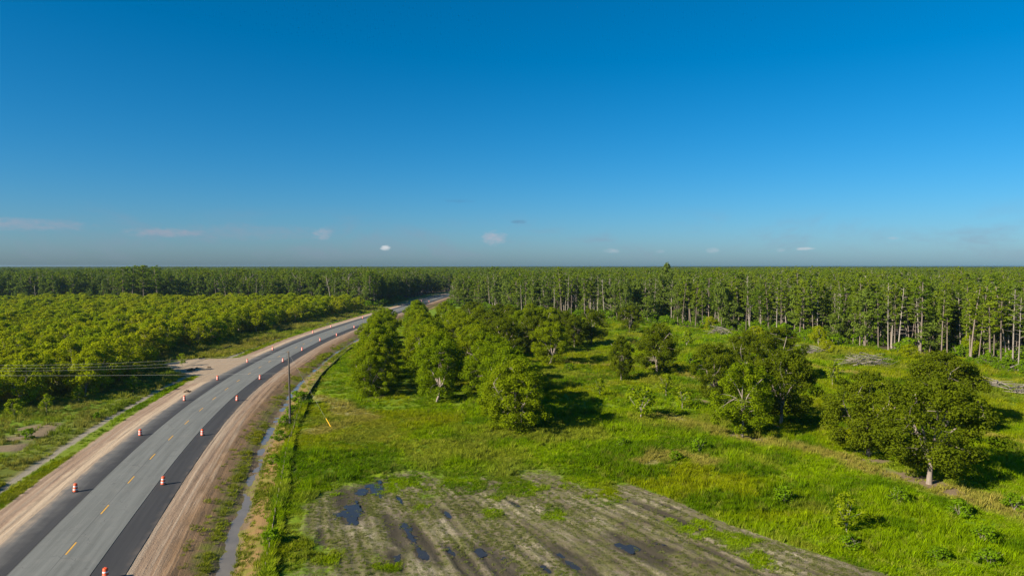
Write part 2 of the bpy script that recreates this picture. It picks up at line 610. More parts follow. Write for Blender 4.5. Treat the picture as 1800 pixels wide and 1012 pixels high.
def ground_z(x, y):
    off, s = road_off(x, y)
    z = terrain(x, y)
    ins = ((off > -19.0) & (off < 18.0)).astype(float)
    w = sstep(-20.6, -18.6, off) * (1 - sstep(18.0, 19.6, off))
    zc = np.interp(off, _po, _pz) + terrain(x, y) * np.clip((np.abs(off) - 14.0) / 6.0, 0, 1)
    z = z * (1 - w) + (zc - 0.45) * w
    pm = in_poly(x, y, PLOT) & (y < 130)
    fa = fan_angle(x, y)
    amp = 0.3 + 1.2 * vnoise(fa * 30, y * 0.05, 1.0, 88)
    z = z + np.where(pm, 0.045 * amp * np.sin(fa * 640 + 2.5 * vnoise(x, y, 7, 89)) + 0.16 * (fbm(x, y, 1.1, 90) - 0.5), 0)
    z = z - 0.10 * puddle_field(x, y) * (y < 140)
    return z


def surf_z(x, y):
    """the surface one stands on: corridor sheet near the road, ground elsewhere"""
    x, y = np.atleast_1d(np.asarray(x, float)), np.atleast_1d(np.asarray(y, float))
    off, s = road_off(x, y)
    return np.where((off > -19.6) & (off < 18.8), corridor_z(x, y, off, s), ground_z(x, y))


# bare dirt lanes and dry-grass bands in the right-hand field
DRY = [([G(1180, 735), G(1290, 770), G(1400, 790), G(1500, 812), G(1640, 858), G(1800, 895), G(1950, 940)], 3.2),
       ([G(1640, 858), G(1800, 905), G(1900, 930)], 4.0), ([G(1000, 640), G(1150, 648), G(1260, 672)], 2.0),
       ([G(1400, 640), G(1480, 652), G(1540, 662)], 3.0), ([G(1750, 770), G(1800, 780), G(1900, 800)], 2.0),
       ([G(1090, 603), G(1180, 608)], 2.5), ([G(560, 700), G(640, 735), G(560, 760)], 3.5), ([G(1130, 815), G(1200, 800), G(1260, 818)], 2.5)]
BARE_SPOTS = [(G(1540, 812), 3.0), (G(1600, 838), 2.6), (G(1520, 800), 2.5), (G(1310, 770), 2.6), (G(1335, 775), 2.2), (G(905, 752), 2.6), (G(890, 732), 2.2),
              (G(668, 697), 2.2), (G(1376, 752), 2.0), (G(1640, 853), 2.5), (G(1690, 870), 2.4), (G(1155, 657), 2.6), (G(1230, 705), 2.6), (G(40, 765), 5.0), (G(75, 752), 5.0), (G(10, 790), 4.0)]


def dry_mask(x, y):
    m = np.zeros(np.shape(x))
    for pts, w in DRY:
        d = poly_dist(x, y, pts)
        m = np.maximum(m, 1 - sstep(w * 0.3, w * 1.1, d + (fbm(x, y, 4, 77) - 0.5) * w * 1.6))
    return m


def bare_mask(x, y):
    m = np.zeros(np.shape(x))
    for (cx, cy), r in BARE_SPOTS:
        d = np.hypot(x - cx, (y - cy) * 0.9) + (fbm(x, y, 2.5, 55) - 0.5) * r * 1.1
        m = np.maximum(m, 1 - sstep(r * 0.45, r, d))
    return m


def apron_mask(a, b):
    return sstep(-2.0, 1.5, np.where(in_poly(a, b, APRON), 1, -1) * poly_dist(a, b, APRON, True) + (fbm(a, b, 5, 8) - 0.5) * 4)


def build_ground():
    def grow(a, step, end, rate):
        out = [a]
        while abs(out[-1]) < abs(end):
            out.append(out[-1] + step)
            step *= rate
        return out
    xs = np.concatenate([np.arange(-110, -30, 0.8), np.arange(-30, 50, 0.3), np.arange(50, 100, 0.8)])
    xs = np.concatenate([np.array(grow(-110.8, -1.0, -10000, 1.06))[::-1], xs, np.array(grow(100.0, 1.0, 10000, 1.06))])
    ys = np.concatenate([np.array(grow(50.0, -1.0, -400, 1.15))[::-1][:-1], np.arange(50.0, 100, 0.3), np.arange(100, 150, 0.55), np.array(grow(150.0, 0.6, 8800, 1.018))])
    X, Y = np.meshgrid(xs, ys)
    x, y = X.ravel(), Y.ravel()
    z = ground_z(x, y)
    nx, ny = len(xs), len(ys)
    i, j = np.meshgrid(np.arange(ny - 1), np.arange(nx - 1), indexing='ij')
    f = np.stack([i * nx + j, i * nx + j + 1, (i + 1) * nx + j + 1, (i + 1) * nx + j], -1).reshape(-1, 4)
    me = mesh_np('ground', np.stack([x, y, z], -1), f, [M['ground']], [0], True)
    near = (y < 420) & (np.abs(x) < 330)
    def lim(fn):
        r = np.zeros(len(x))
        r[near] = fn(x[near], y[near])
        return r
    attr(me, 'plot', lim(plot_mask))
    attr(me, 'wet', lim(puddle_field))
    attr(me, 'dry', lim(dry_mask))
    bare = np.maximum(lim(bare_mask), 0)
    attr(me, 'bare', bare)
    attr(me, 'apron', lim(apron_mask))
    attr(me, 'fan', fan_angle(x, y))
    off, s = road_off(x, y)
    attr(me, 'left', sstep(-16, -24, off) * (off > -3000) * sstep(-60, -45, x))
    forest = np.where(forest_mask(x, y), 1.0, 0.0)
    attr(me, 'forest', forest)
    o = obj('ground', me)
    tag(o, 'flat rural ground of green pasture and bare ploughed earth', 'ground', kind='structure')


def ground_material():
    m, nt, out = new_mat('ground_soil_and_turf')
    geo = N(nt, 'ShaderNodeNewGeometry')
    pos = geo.outputs['Position']
    A = lambda n: N(nt, 'ShaderNodeAttribute', attribute_name=n).outputs['Fac']
    n1 = noise_n(nt, pos, 0.09, 5, 0.6)
    n2 = noise_n(nt, pos, 0.55, 6, 0.65)
    n3 = noise_n(nt, pos, 3.2, 6, 0.7)
    grass = mix_n(nt, step_n(nt, n1, 0.35, 0.65), (0.100, 0.175, 0.003), (0.155, 0.220, 0.004))
    grass = mix_n(nt, math_n(nt, 'MULTIPLY', step_n(nt, n2, 0.5, 0.75), 0.6), grass, (0.185, 0.175, 0.025))
    grass = mix_n(nt, math_n(nt, 'MULTIPLY', step_n(nt, n3, 0.5, 0.8), 0.5), grass, (0.070, 0.105, 0.005))
    dryc = mix_n(nt, n3, (0.19, 0.15, 0.055), (0.27, 0.21, 0.09))
    grass = mix_n(nt, math_n(nt, 'MULTIPLY', A('dry'), 0.75), grass, dryc)
    dirt = mix_n(nt, n3, (0.13, 0.088, 0.05), (0.26, 0.19, 0.115))
    grass = mix_n(nt, math_n(nt, 'MULTIPLY', A('bare'), 0.95), grass, dirt)
    # ploughed earth: streaks along the fan of furrows
    fan = A('fan')
    cmb = N(nt, 'ShaderNodeCombineXYZ')
    sep = N(nt, 'ShaderNodeSeparateXYZ')
    nt.links.new(pos, sep.inputs[0])
    nt.links.new(math_n(nt, 'MULTIPLY', fan, 110.0), cmb.inputs[0])
    nt.links.new(math_n(nt, 'MULTIPLY', sep.outputs[1], 0.12), cmb.inputs[1])
    st = noise_n(nt, cmb.outputs[0], 1.0, 6, 0.65)
    cmb2 = N(nt, 'ShaderNodeCombineXYZ')
    nt.links.new(math_n(nt, 'MULTIPLY', fan, 30.0), cmb2.inputs[0])
    nt.links.new(math_n(nt, 'MULTIPLY', sep.outputs[1], 0.10), cmb2.inputs[1])
    st2 = noise_n(nt, cmb2.outputs[0], 1.0, 4, 0.6)
    soil = ramp_n(nt, math_n(nt, 'MULTIPLY_ADD', st, 0.6, math_n(nt, 'MULTIPLY', st2, 0.4)),
                  [(0.33, (0.042, 0.032, 0.020)), (0.43, (0.094, 0.073, 0.046)), (0.52, (0.165, 0.134, 0.088)), (0.64, (0.31, 0.262, 0.180))])
    n4 = noise_n(nt, pos, 11.0, 4, 0.75)
    soil = mix_n(nt, 1.0, soil, mix_n(nt, step_n(nt, n4, 0.32, 0.68), (0.45, 0.45, 0.45), (1.6, 1.6, 1.55)), 'MULTIPLY')
    weed = step_n(nt, math_n(nt, 'ADD', math_n(nt, 'MULTIPLY', n2, 0.6), math_n(nt, 'MULTIPLY', n3, 0.4)), 0.40, 0.62)
    soil = mix_n(nt, math_n(nt, 'MULTIPLY', weed, 0.8), soil, (0.118, 0.122, 0.028))
    wet = A('wet')
    soil = mix_n(nt, math_n(nt, 'MULTIPLY', step_n(nt, math_n(nt, 'ADD', wet, math_n(nt, 'MULTIPLY_ADD', n2, 1.2, -0.6)), 0.1, 0.75), 0.8), soil, (0.038, 0.030, 0.021))
    pm = step_n(nt, math_n(nt, 'ADD', A('plot'), math_n(nt, 'ADD', math_n(nt, 'MULTIPLY_ADD', n3, 1.0, -0.5), math_n(nt, 'MULTIPLY_ADD', n2, 1.2, -0.6))), 0.3, 0.62)
    c = mix_n(nt, pm, grass, soil)
    sand = mix_n(nt, n3, (0.27, 0.195, 0.125), (0.38, 0.30, 0.20))
    c = mix_n(nt, step_n(nt, math_n(nt, 'ADD', A('apron'), math_n(nt, 'MULTIPLY_ADD', n3, 0.5, -0.25)), 0.3, 0.7), c, sand)
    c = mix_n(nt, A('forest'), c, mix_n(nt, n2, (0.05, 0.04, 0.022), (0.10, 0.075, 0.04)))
    p = N(nt, 'ShaderNodeBsdfPrincipled')
    p.inputs['Specular IOR Level'].default_value = 0.2
    nt.links.new(c, p.inputs['Base Color'])
    p.inputs['Roughness'].default_value = 0.95
    b = N(nt, 'ShaderNodeBump')
    b.inputs['Strength'].default_value = 0.9
    b.inputs['Distance'].default_value = 0.16
    nt.links.new(math_n(nt, 'ADD', math_n(nt, 'MULTIPLY', n3, 0.7), math_n(nt, 'MULTIPLY', st, 0.5)), b.inputs['Height'])
    nt.links.new(b.outputs[0], p.inputs['Normal'])
    nt.links.new(p.outputs[0], out.inputs[0])
    return m


def corridor_material():
    m, nt, out = new_mat('road_verge_earth')
    geo = N(nt, 'ShaderNodeNewGeometry')
    pos = geo.outputs['Position']
    off = N(nt, 'ShaderNodeAttribute', attribute_name='off').outputs['Fac']
    arc = N(nt, 'ShaderNodeAttribute', attribute_name='arc').outputs['Fac']
    n1 = noise_n(nt, pos, 0.22, 5, 0.6)
    n2 = noise_n(nt, pos, 1.1, 6, 0.68)
    n3 = noise_n(nt, pos, 4.5, 5, 0.7)
    cmb = N(nt, 'ShaderNodeCombineXYZ')
    nt.links.new(math_n(nt, 'MULTIPLY', off, 2.2), cmb.inputs[0])
    nt.links.new(math_n(nt, 'MULTIPLY', arc, 0.035), cmb.inputs[1])
    streak = noise_n(nt, cmb.outputs[0], 1.0, 6, 0.65, 0.2)
    wob = math_n(nt, 'ADD', math_n(nt, 'MULTIPLY_ADD', n1, 3.0, -1.5), math_n(nt, 'MULTIPLY_ADD', n2, 1.6, -0.8))
    o2 = math_n(nt, 'ADD', off, math_n(nt, 'MULTIPLY', wob, 0.62))
    u = math_n(nt, 'MULTIPLY_ADD', o2, 1 / 40.0, 0.5, clamp=True)
    P = lambda o: o / 40.0 + 0.5
    green, lush, sandy = (0.120, 0.145, 0.012), (0.130, 0.175, 0.006), (0.27, 0.235, 0.165)
    dirt, tan, brown, straw = (0.275, 0.186, 0.120), (0.43, 0.322, 0.212), (0.205, 0.125, 0.062), (0.215, 0.130, 0.048)
    left = ramp_n(nt, u, [(P(-20), green), (P(-15.6), green), (P(-14.9), (0.19, 0.17, 0.06)), (P(-14.5), sandy), (P(-13.9), sandy), (P(-13.4), lush), (P(-11.4), lush),
                          (P(-10.9), dirt), (P(-8.9), dirt), (P(-8.2), tan), (P(-6.0), tan), (P(-3), tan)])
    right = ramp_n(nt, u, [(P(5), tan), (P(6.6), (0.30, 0.215, 0.142)), (P(7.8), (0.26, 0.175, 0.110)), (P(9.6), brown), (P(11.2), (0.165, 0.105, 0.052)), (P(12.3), (0.140, 0.125, 0.03)),
                           (P(12.7), (0.13, 0.092, 0.055)), (P(14.9), (0.15, 0.105, 0.058)), (P(15.4), straw), (P(16.8), straw), (P(17.6), (0.13, 0.135, 0.015)), (P(19.5), green)])
    side = math_n(nt, 'GREATER_THAN', off, 0.0)
    c = mix_n(nt, side, left, right)
    # wheel ruts and graded streaks in the bare earth
    earth = math_n(nt, 'MULTIPLY', step_n(nt, off, -11.5, -10.5), math_n(nt, 'SUBTRACT', 1.0, step_n(nt, off, 9.0, 10.5)))
    c = mix_n(nt, math_n(nt, 'MULTIPLY', earth, math_n(nt, 'MULTIPLY', step_n(nt, streak, 0.45, 0.68), 0.6)), c, (0.39, 0.315, 0.225))
    c = mix_n(nt, math_n(nt, 'MULTIPLY', earth, math_n(nt, 'MULTIPLY', step_n(nt, streak, 0.50, 0.32), 0.55)), c, (0.145, 0.098, 0.064))
    c = mix_n(nt, math_n(nt, 'MULTIPLY', step_n(nt, n3, 0.52, 0.75), 0.35), c, (0.10, 0.075, 0.04))
    strip = math_n(nt, 'MULTIPLY', step_n(nt, off, 10.6, 11.8), step_n(nt, math_n(nt, 'MULTIPLY_ADD', n1, 0.6, math_n(nt, 'MULTIPLY', n2, 0.4)), 0.46, 0.60))
    c = mix_n(nt, math_n(nt, 'MULTIPLY', strip, 0.75), c, (0.135, 0.150, 0.012))
    apn = N(nt, 'ShaderNodeAttribute', attribute_name='apron').outputs['Fac']
    c = mix_n(nt, step_n(nt, math_n(nt, 'ADD', apn, math_n(nt, 'MULTIPLY_ADD', n2, 0.6, -0.3)), 0.3, 0.7), c, mix_n(nt, n2, (0.24, 0.172, 0.112), (0.37, 0.29, 0.195)))
    p = N(nt, 'ShaderNodeBsdfPrincipled')
    p.inputs['Specular IOR Level'].default_value = 0.2
    p.inputs['Roughness'].default_value = 0.95
    nt.links.new(c, p.inputs['Base Color'])
    b = N(nt, 'ShaderNodeBump')
    b.inputs['Strength'].default_value = 1.0
    b.inputs['Distance'].default_value = 0.14
    nt.links.new(math_n(nt, 'ADD', math_n(nt, 'MULTIPLY', n3, 0.5), math_n(nt, 'ADD', math_n(nt, 'MULTIPLY', streak, 0.7), math_n(nt, 'MULTIPLY', n2, 0.5))), b.inputs['Height'])
    nt.links.new(b.outputs[0], p.inputs['Normal'])
    nt.links.new(p.outputs[0], out.inputs[0])
    return m


def asphalt_material(name, old):
    m, nt, out = new_mat(name)
    geo = N(nt, 'ShaderNodeNewGeometry')
    pos = geo.outputs['Position']
    off = N(nt, 'ShaderNodeAttribute', attribute_name='off').outputs['Fac']
    arc = N(nt, 'ShaderNodeAttribute', attribute_name='arc').outputs['Fac']
    cmb = N(nt, 'ShaderNodeCombineXYZ')
    nt.links.new(math_n(nt, 'MULTIPLY', off, 1.6), cmb.inputs[0])
    nt.links.new(math_n(nt, 'MULTIPLY', arc, 0.05), cmb.inputs[1])
    lane = noise_n(nt, cmb.outputs[0], 1.0, 5, 0.6)
    n2 = noise_n(nt, pos, 0.5, 5, 0.6)
    n3 = noise_n(nt, pos, 14.0, 3, 0.7)
    if old:
        c = mix_n(nt, step_n(nt, lane, 0.3, 0.7), (0.118, 0.122, 0.108), (0.172, 0.177, 0.158))
        c = mix_n(nt, math_n(nt, 'MULTIPLY', n3, 0.3), c, (0.095, 0.095, 0.085))
        c = mix_n(nt, math_n(nt, 'MULTIPLY', step_n(nt, n2, 0.5, 0.7), 0.2), c, (0.21, 0.20, 0.175))
        # fine cracks, and the lane joint along the middle
        v = N(nt, 'ShaderNodeTexVoronoi', feature='DISTANCE_TO_EDGE')
        v.inputs['Scale'].default_value = 0.22
        wv = N(nt, 'ShaderNodeVectorMath', operation='ADD')
        nt.links.new(pos, wv.inputs[0])
        nz = N(nt, 'ShaderNodeTexNoise')
        nz.inputs['Scale'].default_value = 0.6
        nt.links.new(pos, nz.inputs['Vector'])
        sc = N(nt, 'ShaderNodeVectorMath', operation='SCALE')
        sc.inputs['Scale'].default_value = 3.0
        nt.links.new(nz.outputs['Color'], sc.inputs[0])
        nt.links.new(sc.outputs[0], wv.inputs[1])
        nt.links.new(wv.outputs[0], v.inputs['Vector'])
        crack = math_n(nt, 'SUBTRACT', 1.0, step_n(nt, v.outputs['Distance'], 0.002, 0.012))
        crack = math_n(nt, 'MULTIPLY', crack, step_n(nt, n2, 0.42, 0.6))
        joint = math_n(nt, 'SUBTRACT', 1.0, step_n(nt, math_n(nt, 'ABSOLUTE', math_n(nt, 'ADD', off, 0.16)), 0.02, 0.07))
        c = mix_n(nt, math_n(nt, 'MULTIPLY', math_n(nt, 'MAXIMUM', crack, joint), 0.65), c, (0.075, 0.075, 0.07))
    else:
        c = mix_n(nt, step_n(nt, lane, 0.35, 0.65), (0.026, 0.026, 0.026), (0.040, 0.039, 0.038))
        c = mix_n(nt, math_n(nt, 'MULTIPLY', n3, 0.4), c, (0.06, 0.058, 0.055))
        # dust carried on to the left-hand shoulder from the dirt beside it
        o2 = math_n(nt, 'ADD', off, math_n(nt, 'MULTIPLY_ADD', n2, 2.2, -1.1))
        dust = math_n(nt, 'SUBTRACT', 1.0, step_n(nt, math_n(nt, 'ADD', o2, math_n(nt, 'MULTIPLY_ADD', lane, 2.0, -1.0)), -6.2, -4.0))
        c = mix_n(nt, math_n(nt, 'MULTIPLY', dust, 0.8), c, (0.125, 0.120, 0.108))
        sand = math_n(nt, 'SUBTRACT', 1.0, step_n(nt, math_n(nt, 'ADD', o2, math_n(nt, 'MULTIPLY_ADD', lane, 2.4, -1.2)), -7.4, -5.9))
        c = mix_n(nt, math_n(nt, 'MULTIPLY', sand, 0.85), c, (0.34, 0.262, 0.178))
        edge = math_n(nt, 'MULTIPLY', step_n(nt, o2, 5.6, 7.2), 0.45)
        c = mix_n(nt, edge, c, (0.22, 0.17, 0.12))
    p = N(nt, 'ShaderNodeBsdfPrincipled')
    p.inputs['Roughness'].default_value = 0.85
    p.inputs['Specular IOR Level'].default_value = 0.3
    nt.links.new(c, p.inputs['Base Color'])
    b = N(nt, 'ShaderNodeBump')
    b.inputs['Strength'].default_value = 0.35
    b.inputs['Distance'].default_value = 0.02
    nt.links.new(n3, b.inputs['Height'])
    nt.links.new(b.outputs[0], p.inputs['Normal'])
    nt.links.new(p.outputs[0], out.inputs[0])
    return m


def water_material(name, bottom):
    m, nt, out = new_mat(name)
    geo = N(nt, 'ShaderNodeNewGeometry')
    n1 = noise_n(nt, geo.outputs['Position'], 0.5, 4, 0.6)
    n2 = noise_n(nt, geo.outputs['Position'], 5.0, 3, 0.6)
    p = N(nt, 'ShaderNodeBsdfPrincipled')
    nt.links.new(mix_n(nt, n1, tuple(x * 0.7 for x in bottom), tuple(x * 1.3 for x in bottom)), p.inputs['Base Color'])
    p.inputs['Roughness'].default_value = 0.06
    p.inputs['IOR'].default_value = 1.33
    p.inputs['Specular IOR Level'].default_value = 0.6
    b = N(nt, 'ShaderNodeBump')
    b.inputs['Strength'].default_value = 0.12
    b.inputs['Distance'].default_value = 0.02
    nt.links.new(n2, b.inputs['Height'])
    nt.links.new(b.outputs[0], p.inputs['Normal'])
    nt.links.new(p.outputs[0], out.inputs[0])
    return m


# ------------------------------------------------------------------ where the forest stands
EDGE_R = [G(*p) for p in [(1800, 654), (1745, 643), (1690, 628), (1615, 624), (1500, 607), (1400, 598), (1300, 583), (1200, 574), (1100, 564), (1000, 556), (900, 548), (830, 539)]]
FOREST_R = [(330.0, 120.0)] + [(235.0, 158.0), (165.0, 172.0)] + EDGE_R + [(-40.0, 470.0), (-43.0, 560.0), (-36.0, 640.0), (-24.0, 740.0), (-4.0, 850.0), (24.0, 980.0), (24.0, 12000.0), (12000.0, 12000.0), (12000.0, 120.0)]
FOREST_L = [(-91.0, 452.0), (-86.0, 560.0), (-80.0, 640.0), (-66.0, 740.0), (-46.0, 850.0), (-16.0, 980.0), (23.0, 985.0), (23.0, 12000.0), (-12000.0, 12000.0), (-12000.0, 380.0),
            (-560.0, 400.0), (-420.0, 452.0), (-330.0, 470.0), (-220.0, 486.0), (-130.0, 482.0)]


def forest_mask(x, y):
    return in_poly(x, y, FOREST_R) | in_poly(x, y, FOREST_L)


M['ground'] = ground_material()
M['verge'] = corridor_material()
M['asphalt_old'] = asphalt_material('old_grey_asphalt', True)
M['asphalt_new'] = asphalt_material('fresh_black_asphalt', False)
M['ditch_water'] = water_material('muddy_ditch_water', (0.150, 0.128, 0.095))
M['puddle_water'] = water_material('clear_puddle_water', (0.030, 0.028, 0.024))
M['mark'] = plain_mat('yellow_road_paint', (0.62, 0.33, 0.035), 0.7, 0, 0.18, 3.0)


def strip_mesh(name, s0, s1, ds, offs, zf, mat, attrs=True):
    s = np.arange(s0, s1 + ds, ds)
    S, O = np.meshgrid(s, np.asarray(offs, float), indexing='ij')
    x, y = road_at(S.ravel(), O.ravel())
    z = zf(x, y, O.ravel(), S.ravel())
    ns, no = S.shape
    i, j = np.meshgrid(np.arange(ns - 1), np.arange(no - 1), indexing='ij')
    f = np.stack([i * no + j, i * no + j + 1, (i + 1) * no + j + 1, (i + 1) * no + j], -1).reshape(-1, 4)
    me = mesh_np(name, np.stack([x, y, z], -1), f, [mat], [0], True)
    attr(me, 'off', O.ravel())
    attr(me, 'arc', S.ravel())
    return me


S0, S1 = 5.0, 1000.0


def build_road():
    # verge sheet: ditch, banks, ruts
    def vz(x, y, o, s):
        z = corridor_z(x, y, o, s)
        earth = sstep(-12, -11, o) * (1 - sstep(9.5, 11, o)) * (np.abs(o) > 6)
        rough = sstep(8.5, 10, o) * (1 - sstep(15, 17, o))
        z = z + earth * (0.05 * np.sin(o * 5.2 + 1.5 * vnoise(s, o * 0, 25, 4)) * vnoise(s, o, 6, 21) + 0.05 * (fbm(s, o * 6, 2.0, 12) - 0.5))
        z = z + rough * (0.24 * (fbm(x, y, 1.3, 41) - 0.5) + 0.22 * (fbm(x, y, 4.5, 42) - 0.5))
        z = z - 0.35 * sstep(17.8, 19.3, o) - 0.35 * (1 - sstep(-20.3, -18.8, o))
        z = np.where(np.abs(o + 0.3) < 5.6, z - 0.10, z)
        return z
    offs = np.concatenate([np.arange(-20.3, -6.0, 0.33), [-4.5, 0, 4.5], np.arange(5.8, 19.4, 0.28)])
    s = S0
    me = strip_mesh('verge', S0, 420.0, 0.5, offs, vz, M['verge'])
    co = np.zeros(len(me.vertices) * 3, np.float32)
    me.vertices.foreach_get('co', co)
    co = co.reshape(-1, 3)
    attr(me, 'apron', apron_mask(co[:, 0], co[:, 1]))
    v = tag(obj('verge', me), 'bare graded dirt and grassy ditch banks along the road', 'verge', kind='structure')
    me = strip_mesh('verge', 419.9, S1 - 10, 4.0, offs[::2], vz, M['verge'])
    obj('verge_far', me, v)
    # old carriageway and the two fresh widenings, butted edge to edge
    def slab(o0, o1, top, ragged):
        def fz(x, y, o, s):
            return top - 0.012 * np.abs(o)
        n = max(2, int((o1 - o0) / 0.7) + 1)
        return strip_mesh('slab', S0, S1 - 15, 1.0, np.linspace(o0, o1, n), fz, None)
    def make(name, o0, o1, top, mat, parent=None, skirt_l=False, skirt_r=False, ragl=0.0, ragr=0.0):
        offs = list(np.linspace(o0, o1, max(3, int((o1 - o0) / 0.7) + 1)))
        zs = [0.0] * len(offs)
        if skirt_l:
            offs = [o0 - 0.12] + offs; zs = [-0.22] + zs
        if skirt_r:
            offs = offs + [o1 + 0.05]; zs = zs + [-0.22]
        zs = np.array(zs)
        s = np.arange(S0, S1 - 15, 0.8)
        Sg, O = np.meshgrid(s, np.array(offs), indexing='ij')
        dz = np.repeat(zs[None, :], len(s), 0)
        wl = np.clip((O - (o0 + o1) / 2) / ((o0 - o1) / 2), 0, 1) * ragl * (fbm(Sg, O * 0, 7.0, 61) - 0.5) * 2
        wr = np.clip((O - (o0 + o1) / 2) / ((o1 - o0) / 2), 0, 1) * ragr * (fbm(Sg, O * 0, 5.0, 62) - 0.5) * 2
        O2 = O - wl + wr
        x, y = road_at(Sg.ravel(), O2.ravel())
        z = top - 0.012 * np.abs(O2.ravel()) + dz.ravel()
        ns, no = Sg.shape
        i, j = np.meshgrid(np.arange(ns - 1), np.arange(no - 1), indexing='ij')
        f = np.stack([i * no + j, i * no + j + 1, (i + 1) * no + j + 1, (i + 1) * no + j], -1).reshape(-1, 4)
        me = mesh_np(name, np.stack([x, y, z], -1), f, [mat], [0], False)
        attr(me, 'off', O2.ravel())
        attr(me, 'arc', Sg.ravel())
        return obj(name, me, parent)
    road = make('road', -3.4, 3.4, 0.17, M['asphalt_old'], None, True, True)
    tag(road, 'old grey two-lane asphalt road curving towards the forest', 'road', kind='structure')
    make('shoulder', -6.9, -3.46, 0.15, M['asphalt_new'], road, True, False, 0.45, 0.0)
    make('shoulder', 3.46, 6.25, 0.15, M['asphalt_new'], road, False, True, 0.0, 0.06)
    # broken yellow centre line
    s_first = np.interp(65.6, CY, CS) - 1.5 - 11.03 * 4
    k = 0
    while True:
        sa = s_first + k * 11.03
        k += 1
        if sa > 470:
            break
        ss = np.linspace(sa, sa + 3.0, 5)
        o = np.array([-0.075, 0.075])
        Sg, O = np.meshgrid(ss, o, indexing='ij')
        x, y = road_at(Sg.ravel(), O.ravel())
        z = 0.175 + 0 * x
        f = np.array([[i * 2, i * 2 + 1, i * 2 + 3, i * 2 + 2] for i in range(4)])
        obj('lane_dash', mesh_np('lane_dash', np.stack([x, y, z], -1), f, [M['mark']], [0]), road)
    # water standing in the ditch: a level sheet that the uneven banks cut off
    s = np.arange(S0, 330, 0.5)
    zl = WATER_Z - 0.03 - 0.11 * sstep(70, 115, s) + 0.035 * (fbm(s, s * 0, 18, 71) - 0.5) * 2
    xl, yl = road_at(s, 12.6 + 0 * s)
    xr, yr = road_at(s, 15.3 + 0 * s)
    v = np.stack([np.stack([xl, yl, zl], -1), np.stack([xr, yr, zl], -1)], 1).reshape(-1, 3)
    n = len(s)
    f = np.array([[2 * i, 2 * i + 1, 2 * i + 3, 2 * i + 2] for i in range(n - 1)])
    tag(obj('ditch_water', mesh_np('ditch_water', v, f, [M['ditch_water']], [0])), 'shallow muddy water lying in the roadside ditch', 'water', kind='structure')
    # puddles in the plot: water that follows the hollows, ragged at the rim
    for (cx, cy), a, b, sd in PUDDLE_XY:
        th = fan_angle(np.array(cx), np.array(cy))
        st = 0.14
        U, Wd = np.meshgrid(np.arange(-a * 1.7, a * 1.7, st), np.arange(-b * 1.9, b * 1.9, st), indexing='ij')
        u, w = U.ravel(), Wd.ravel()
        x = cx + u * math.sin(th) + w * math.cos(th)
        y = cy - u * math.cos(th) + w * math.sin(th)
        fld = np.sqrt((u / a) ** 2 + (w / b) ** 2) + 2.6 * (fbm(u * 0.45, w, 0.9, 300 + sd, 4) - 0.5) + 0.9 * (fbm(x, y, 0.4, 330 + sd, 2) - 0.5)
        zg = ground_z(np.array([cx]), np.array([cy]))[0]
        zz = float(zg) + 0.045
        nu, nw = U.shape
        ok = (fld < 0.95).reshape(nu, nw)
        i, j = np.meshgrid(np.arange(nu - 1), np.arange(nw - 1), indexing='ij')
        cell = ok[:-1, :-1] & ok[1:, :-1] & ok[1:, 1:] & ok[:-1, 1:]
        i, j = i[cell], j[cell]
        if len(i) < 6:
            continue
        f = np.stack([i * nw + j, (i + 1) * nw + j, (i + 1) * nw + j + 1, i * nw + j + 1], -1)
        used = np.unique(f)
        remap = np.zeros(nu * nw, int)
        remap[used] = np.arange(len(used))
        v = np.stack([x, y, 0 * x + zz], -1)[used]
        tag(obj('puddle', mesh_np('puddle', v, remap[f], [M['puddle_water']], [0])), 'still puddle reflecting blue sky in the ploughed earth', 'puddle', 'puddles in the ploughed plot', 'structure')


build_ground()
build_road()


# ------------------------------------------------------------------ plants
def leaf_quads(cent, rad, count, size, rng, flat=0.75, up=0.35, aspect=0.55, shell=0.55):
    """rhombic leaves gathered in clumps; returns verts, quads and a leaf value per vertex"""
    cent = np.asarray(cent, float)
    k = len(cent)
    idx = np.repeat(np.arange(k), count)
    n = len(idx)
    d = rng.normal(size=(n, 3))
    d /= np.linalg.norm(d, axis=1)[:, None]
    r = (shell + (1 - shell) * rng.random(n)) ** 0.8 * (0.8 + 0.4 * rng.random(n))
    rr = np.asarray(rad)[idx]
    p = cent[idx] + d * (r * rr)[:, None] * np.array([1, 1, flat])
    nrm = d * 0.8 + rng.normal(size=(n, 3)) * 0.55 + np.array([0, 0, up])
    nrm /= np.linalg.norm(nrm, axis=1)[:, None]
    a = np.cross(nrm, rng.normal(size=(n, 3)))
    a /= np.linalg.norm(a, axis=1)[:, None] + 1e-9
    b = np.cross(nrm, a)
    sz = (size * (0.6 + 0.8 * rng.random(n)))[:, None]
    v = np.stack([p - a * sz, p + b * sz * aspect, p + a * sz, p - b * sz * aspect], 1).reshape(-1, 3)
    f = np.arange(n * 4).reshape(-1, 4)
    clump = rng.random(k)[idx]
    val = np.repeat(np.clip(0.6 * clump + 0.4 * rng.random(n), 0, 1), 4)
    return v, f, val


def leaf_mesh(name, v, f, val, mat):
    me = mesh_np(name, v, f, [mat], [0])
    attr(me, 'leaf', val)
    return me


def curve_pts(a, b, bow, rng, n=5):
    a, b = np.array(a, float), np.array(b, float)
    t = np.linspace(0, 1, n)[:, None]
    side = rng.normal(size=3)
    side[2] = abs(side[2]) * 0.4
    L = np.linalg.norm(b - a)
    return a + (b - a) * t + np.sin(t * np.pi) * side * bow * L


